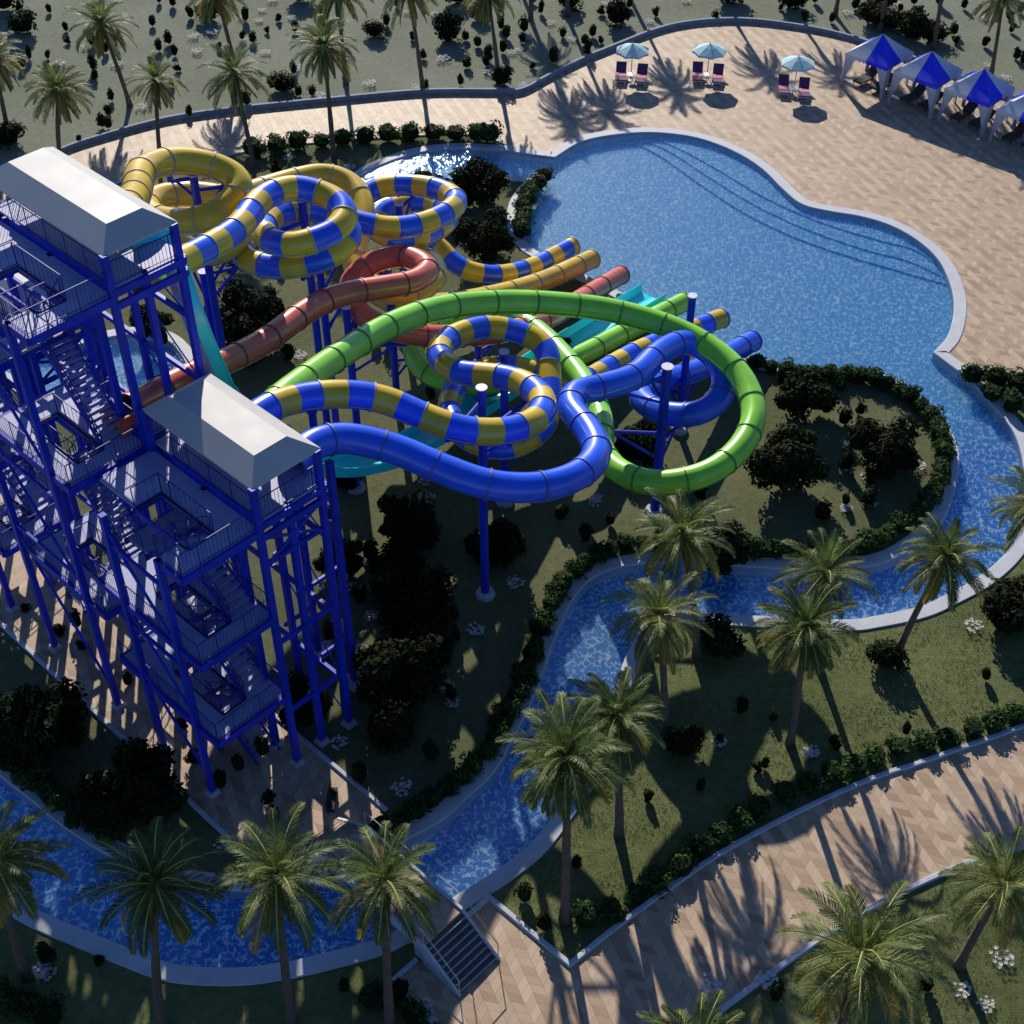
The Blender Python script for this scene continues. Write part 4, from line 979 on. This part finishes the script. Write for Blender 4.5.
def mk_parasol(label, loc):
    rt = thing("parasol", label, "parasol", loc, rnd.uniform(0, 1))
    m = MB(); m.cyl((0, 0, 0), (0, 0, 2.75), .035, n=8); m.build("pole", 'pole_grey', rt)
    m = MB(); m.lathe([(.32, 0), (.32, .07), (.08, .12)], 14); m.build("base", 'concrete', rt)
    m = MB(); n = 8; R1 = 1.34
    rim = [Vector((R1 * math.cos(2 * math.pi * k / n), R1 * math.sin(2 * math.pi * k / n), 2.18)) for k in range(n)]; ap = Vector((0, 0, 2.72))
    for k in range(n):
        a, b = rim[k], rim[(k + 1) % n]; mid = (a + b) / 2 * 1.0; mid = Vector((mid.x * .99, mid.y * .99, 2.2))
        a2, b2 = a.lerp(ap, .55) + Vector((0, 0, .05)), b.lerp(ap, .55) + Vector((0, 0, .05))
        m.poly([a, mid, b2 * .98 + Vector((0, 0, .03)), a2 * .98 + Vector((0, 0, .03))]); m.poly([mid, b, b2 * .98 + Vector((0, 0, .03))]); m.poly([a2 * .98 + Vector((0, 0, .03)), b2 * .98 + Vector((0, 0, .03)), ap])
        d = Vector((0, 0, -.16)); m.poly([a, a + d, mid + d * .8, mid]); m.poly([mid, mid + d * .8, b + d, b])
    c = m.build("canopy", 'parasol', rt)
    m = MB()
    for k in range(n): m.bar(rim[k] + Vector((0, 0, -.02)), ap + Vector((0, 0, -.03)), .025)
    m.lathe([(.04, 2.72), (.03, 2.84)], 8); m.build("rib", 'pole_grey', c)
for i, (ppx, lx, rx, tb, nm) in enumerate([((631, 77), (620.5, 79), (641, 81), (630.5, 81), "left"), ((707, 77), (697, 79), (717, 81), (706, 81), "middle"), ((794, 90), (783, 92), (803, 95), (792.5, 94), "right")]):
    which = {"left": "leftmost", "middle": "middle", "right": "rightmost"}[nm]
    b = W(*ppx); mk_parasol("pale turquoise parasol, the %s of three on the pale promenade" % which, b)
    mk_lounger("purple sun lounger with a pink towel, on the left under the %s parasol" % which, W(*lx), R(-6))
    mk_lounger("purple sun lounger with a pink towel, on the right under the %s parasol" % which, W(*rx), R(-10))
    t = thing("side_table", "small round white table between the two purple loungers under the %s parasol" % which, "table", W(*tb))
    m = MB(); m.lathe([(.34, .52), (.35, .55), (.34, .57)], 16); m.build("tabletop", 'table_white', t)
    m = MB(); m.lathe([(.2, 0), (.2, .03), (.03, .06), (.03, .52)], 10); m.build("leg", 'pole_grey', t)

def cabana(loc, rz, label, S=3.7):
    rt = thing("cabana", label, "cabana", loc, rz); h, pk = 2.65, 4.15; H = S / 2
    P = [(-H, -H), (H, -H), (H, H), (-H, H)]
    m = MB()
    for k in range(4): # each roof side: sagging canvas split so the blue leaf runs peak to the middle of the eave
        a, b = Vector((*P[k], h)), Vector((*P[(k + 1) % 4], h)); ap = Vector((0, 0, pk)); n = 10; c = 1 if k in (0, 2) else 0
        rows = 7; grid = []
        for r_ in range(rows + 1):
            t = r_ / rows
            grid.append([a.lerp(b, j / n).lerp(ap, t) - Vector((0, 0, .07 * math.sin(math.pi * t))) for j in range(n + 1)])
        for r_ in range(rows):
            for j in range(n):
                u = abs((j + .5) / n - .5) * 2
                blue = 0
                m.poly([grid[r_][j], grid[r_][j + 1], grid[r_ + 1][j + 1], grid[r_ + 1][j]], blue)
        for j in range(n): # scalloped valance
            p, q = a.lerp(b, j / n), a.lerp(b, (j + 1) / n); mid = (p + q) / 2; d = Vector((0, 0, -.34))
            m.poly([p, p + d * .75, mid + d, q + d * .75, q], 0)
    roof = m.build("canopy", ['canvas_white', 'canvas_blue'], rt)
    # the two corner gores are blue: facets meeting on the front and rear hips
    me = roof.data
    for f in me.polygons:
        c = f.center; az = math.atan2(c.y, c.x) - R(-45)
        az = (az + math.pi) % (2 * math.pi) - math.pi
        if abs(az) < R(43) or abs(abs(az) - math.pi) < R(43): f.material_index = 1
    m = MB()
    for x, y in P: m.cyl((x * .97, y * .97, 0), (x * .97, y * .97, h), .045, n=8)
    for k in range(4):
        a, b = P[k], P[(k + 1) % 4]; m.cyl((a[0] * .97, a[1] * .97, h - .05), (b[0] * .97, b[1] * .97, h - .05), .035, n=6)
    m.build("pole", 'pole_grey', rt)
    for x, y in P:
        m = MB(); ns, n = 10, 30
        sx, sy = -math.copysign(1, x), -math.copysign(1, y)
        for r_ in range(ns + 1):
            t = r_ / ns; z = h * (1 - t); wid = .95 * (1 - t) ** 1.5 + .10 + (.10 * max(0, t - .8) / .2)
            for j in range(n + 1):
                s = j / n * 2 - 1; f = .05 * math.sin(j * 2.1) * (.4 + t)
                if s < 0: p = (x * .99 + sx * wid * -s, y * .99 + sy * f)
                else: p = (x * .99 + sx * f, y * .99 + sy * wid * s)
                m.v.append((p[0], p[1], z))
        for r_ in range(ns):
            for j in range(n):
                A = r_ * (n + 1) + j; m.f.append((A, A + 1, A + n + 2, A + n + 1)); m.mi.append(0)
        m.build("curtain", 'curtain', rt, smooth=True)
# cabana row: front corner feet from the survey
f1, f4 = W(840.5, 87), W(988, 143)
cab_rot = math.atan2(W(1000, 146).y - f1.y, W(1000, 146).x - f1.x)
ax = Vector((math.cos(cab_rot), math.sin(cab_rot), 0)); ay = Vector((-ax.y, ax.x, 0))
lefts = [(840, 86), (887, 104), (937, 122), (988, 143)]
names = ["leftmost cabana of the row, white canopy with one blue corner, nearest the parasols", "second cabana from the left, white and blue canopy overlapping the first", "third cabana from the left, white and blue canopy", "fourth cabana, its canopy cut by the right edge of the photo"]
for i, (px, nm) in enumerate(zip(lefts, names)):
    a = W(*px); c = a + ax * 1.85 + ay * 1.85
    cabana(Vector((c.x, c.y, .03)), cab_rot, nm)
    for s_, wd in ((-.75, "left"), (.75, "right")):
        q = c + ax * s_ + ay * -.1
        mk_lounger("dark rattan sun lounger on the %s inside the %s" % (wd, ["leftmost cabana", "second cabana from the left", "third cabana from the left", "cabana cut by the right edge"][i]), Vector((q.x, q.y, .03)), cab_rot + R(-8), 'dark_wood', 'dark_cushion', None)

# bench on the plaza by the bridge
bn = thing("bench", "small dark bench on the tower plaza near the footbridge", "bench", W(333, 803), TAZ + R(40))
bn.scale = (.75, .75, .75)
m = MB(); m.box((-.75, -.2, .40), (.75, .2, .46)); m.build("seat", 'dark_wood', bn)
m = MB(); m.box((-.75, .2, .55), (.75, .25, .85)); m.build("backrest", 'dark_wood', bn)
for x in (-.65, .65):
    m = MB(); m.box((x - .04, -.18, 0), (x + .04, .18, .40)); m.box((x - .04, .2, 0), (x + .04, .25, .6)); m.build("leg", 'dark_wood', bn)

# grass blades on the near lawns: too many to count, one object
def inside(p, poly):
    c = False; x, y = p.x, p.y
    for a, b in zip(poly, poly[1:] + poly[:1]):
        if (a.y > y) != (b.y > y) and x < (b.x - a.x) * (y - a.y) / (b.y - a.y) + a.x: c = not c
    return c
zones = [[W(*q) for q in z] for z in (
    [(630, 690), (640, 650), (668, 628), (732, 628), (846, 634), (920, 618), (985, 588), (1060, 540), (1060, 700), (990, 728), (888, 764), (800, 800), (714, 848), (620, 915), (570, 955), (500, 890), (560, 835), (605, 770)],
    [(860, 925), (950, 880), (1060, 840), (1060, 1060), (720, 1060), (715, 1030)])]
gb = MB(); gr = random.Random(5)
for zn in zones:
    x0, x1 = min(p.x for p in zn), max(p.x for p in zn); y0, y1 = min(p.y for p in zn), max(p.y for p in zn)
    for i in range(int((x1 - x0) * (y1 - y0) * 62)):
        p = Vector((gr.uniform(x0, x1), gr.uniform(y0, y1), 0))
        if mnoise(p * .55) + .5 * mnoise(p * 2.1) < gr.uniform(-.5, .35) or not inside(p, zn): continue
        for k in range(3):
            a = gr.uniform(0, 6.28); h = gr.uniform(.03, .085); d = Vector((math.cos(a), math.sin(a), 0)); w = Vector((-d.y, d.x, 0)) * .012
            gb.poly([p - w, p + w, p + d * gr.uniform(.03, .09) + Vector((0, 0, h))])
M['grass_blade'] = leaf("grass_blades", [(.3, (.055, .095, .032)), (.55, (.105, .155, .055)), (.75, (.20, .235, .10))], .9, .3, .7, .15)
tag(gb.build("lawn_grass", 'grass_blade'), kind='stuff')
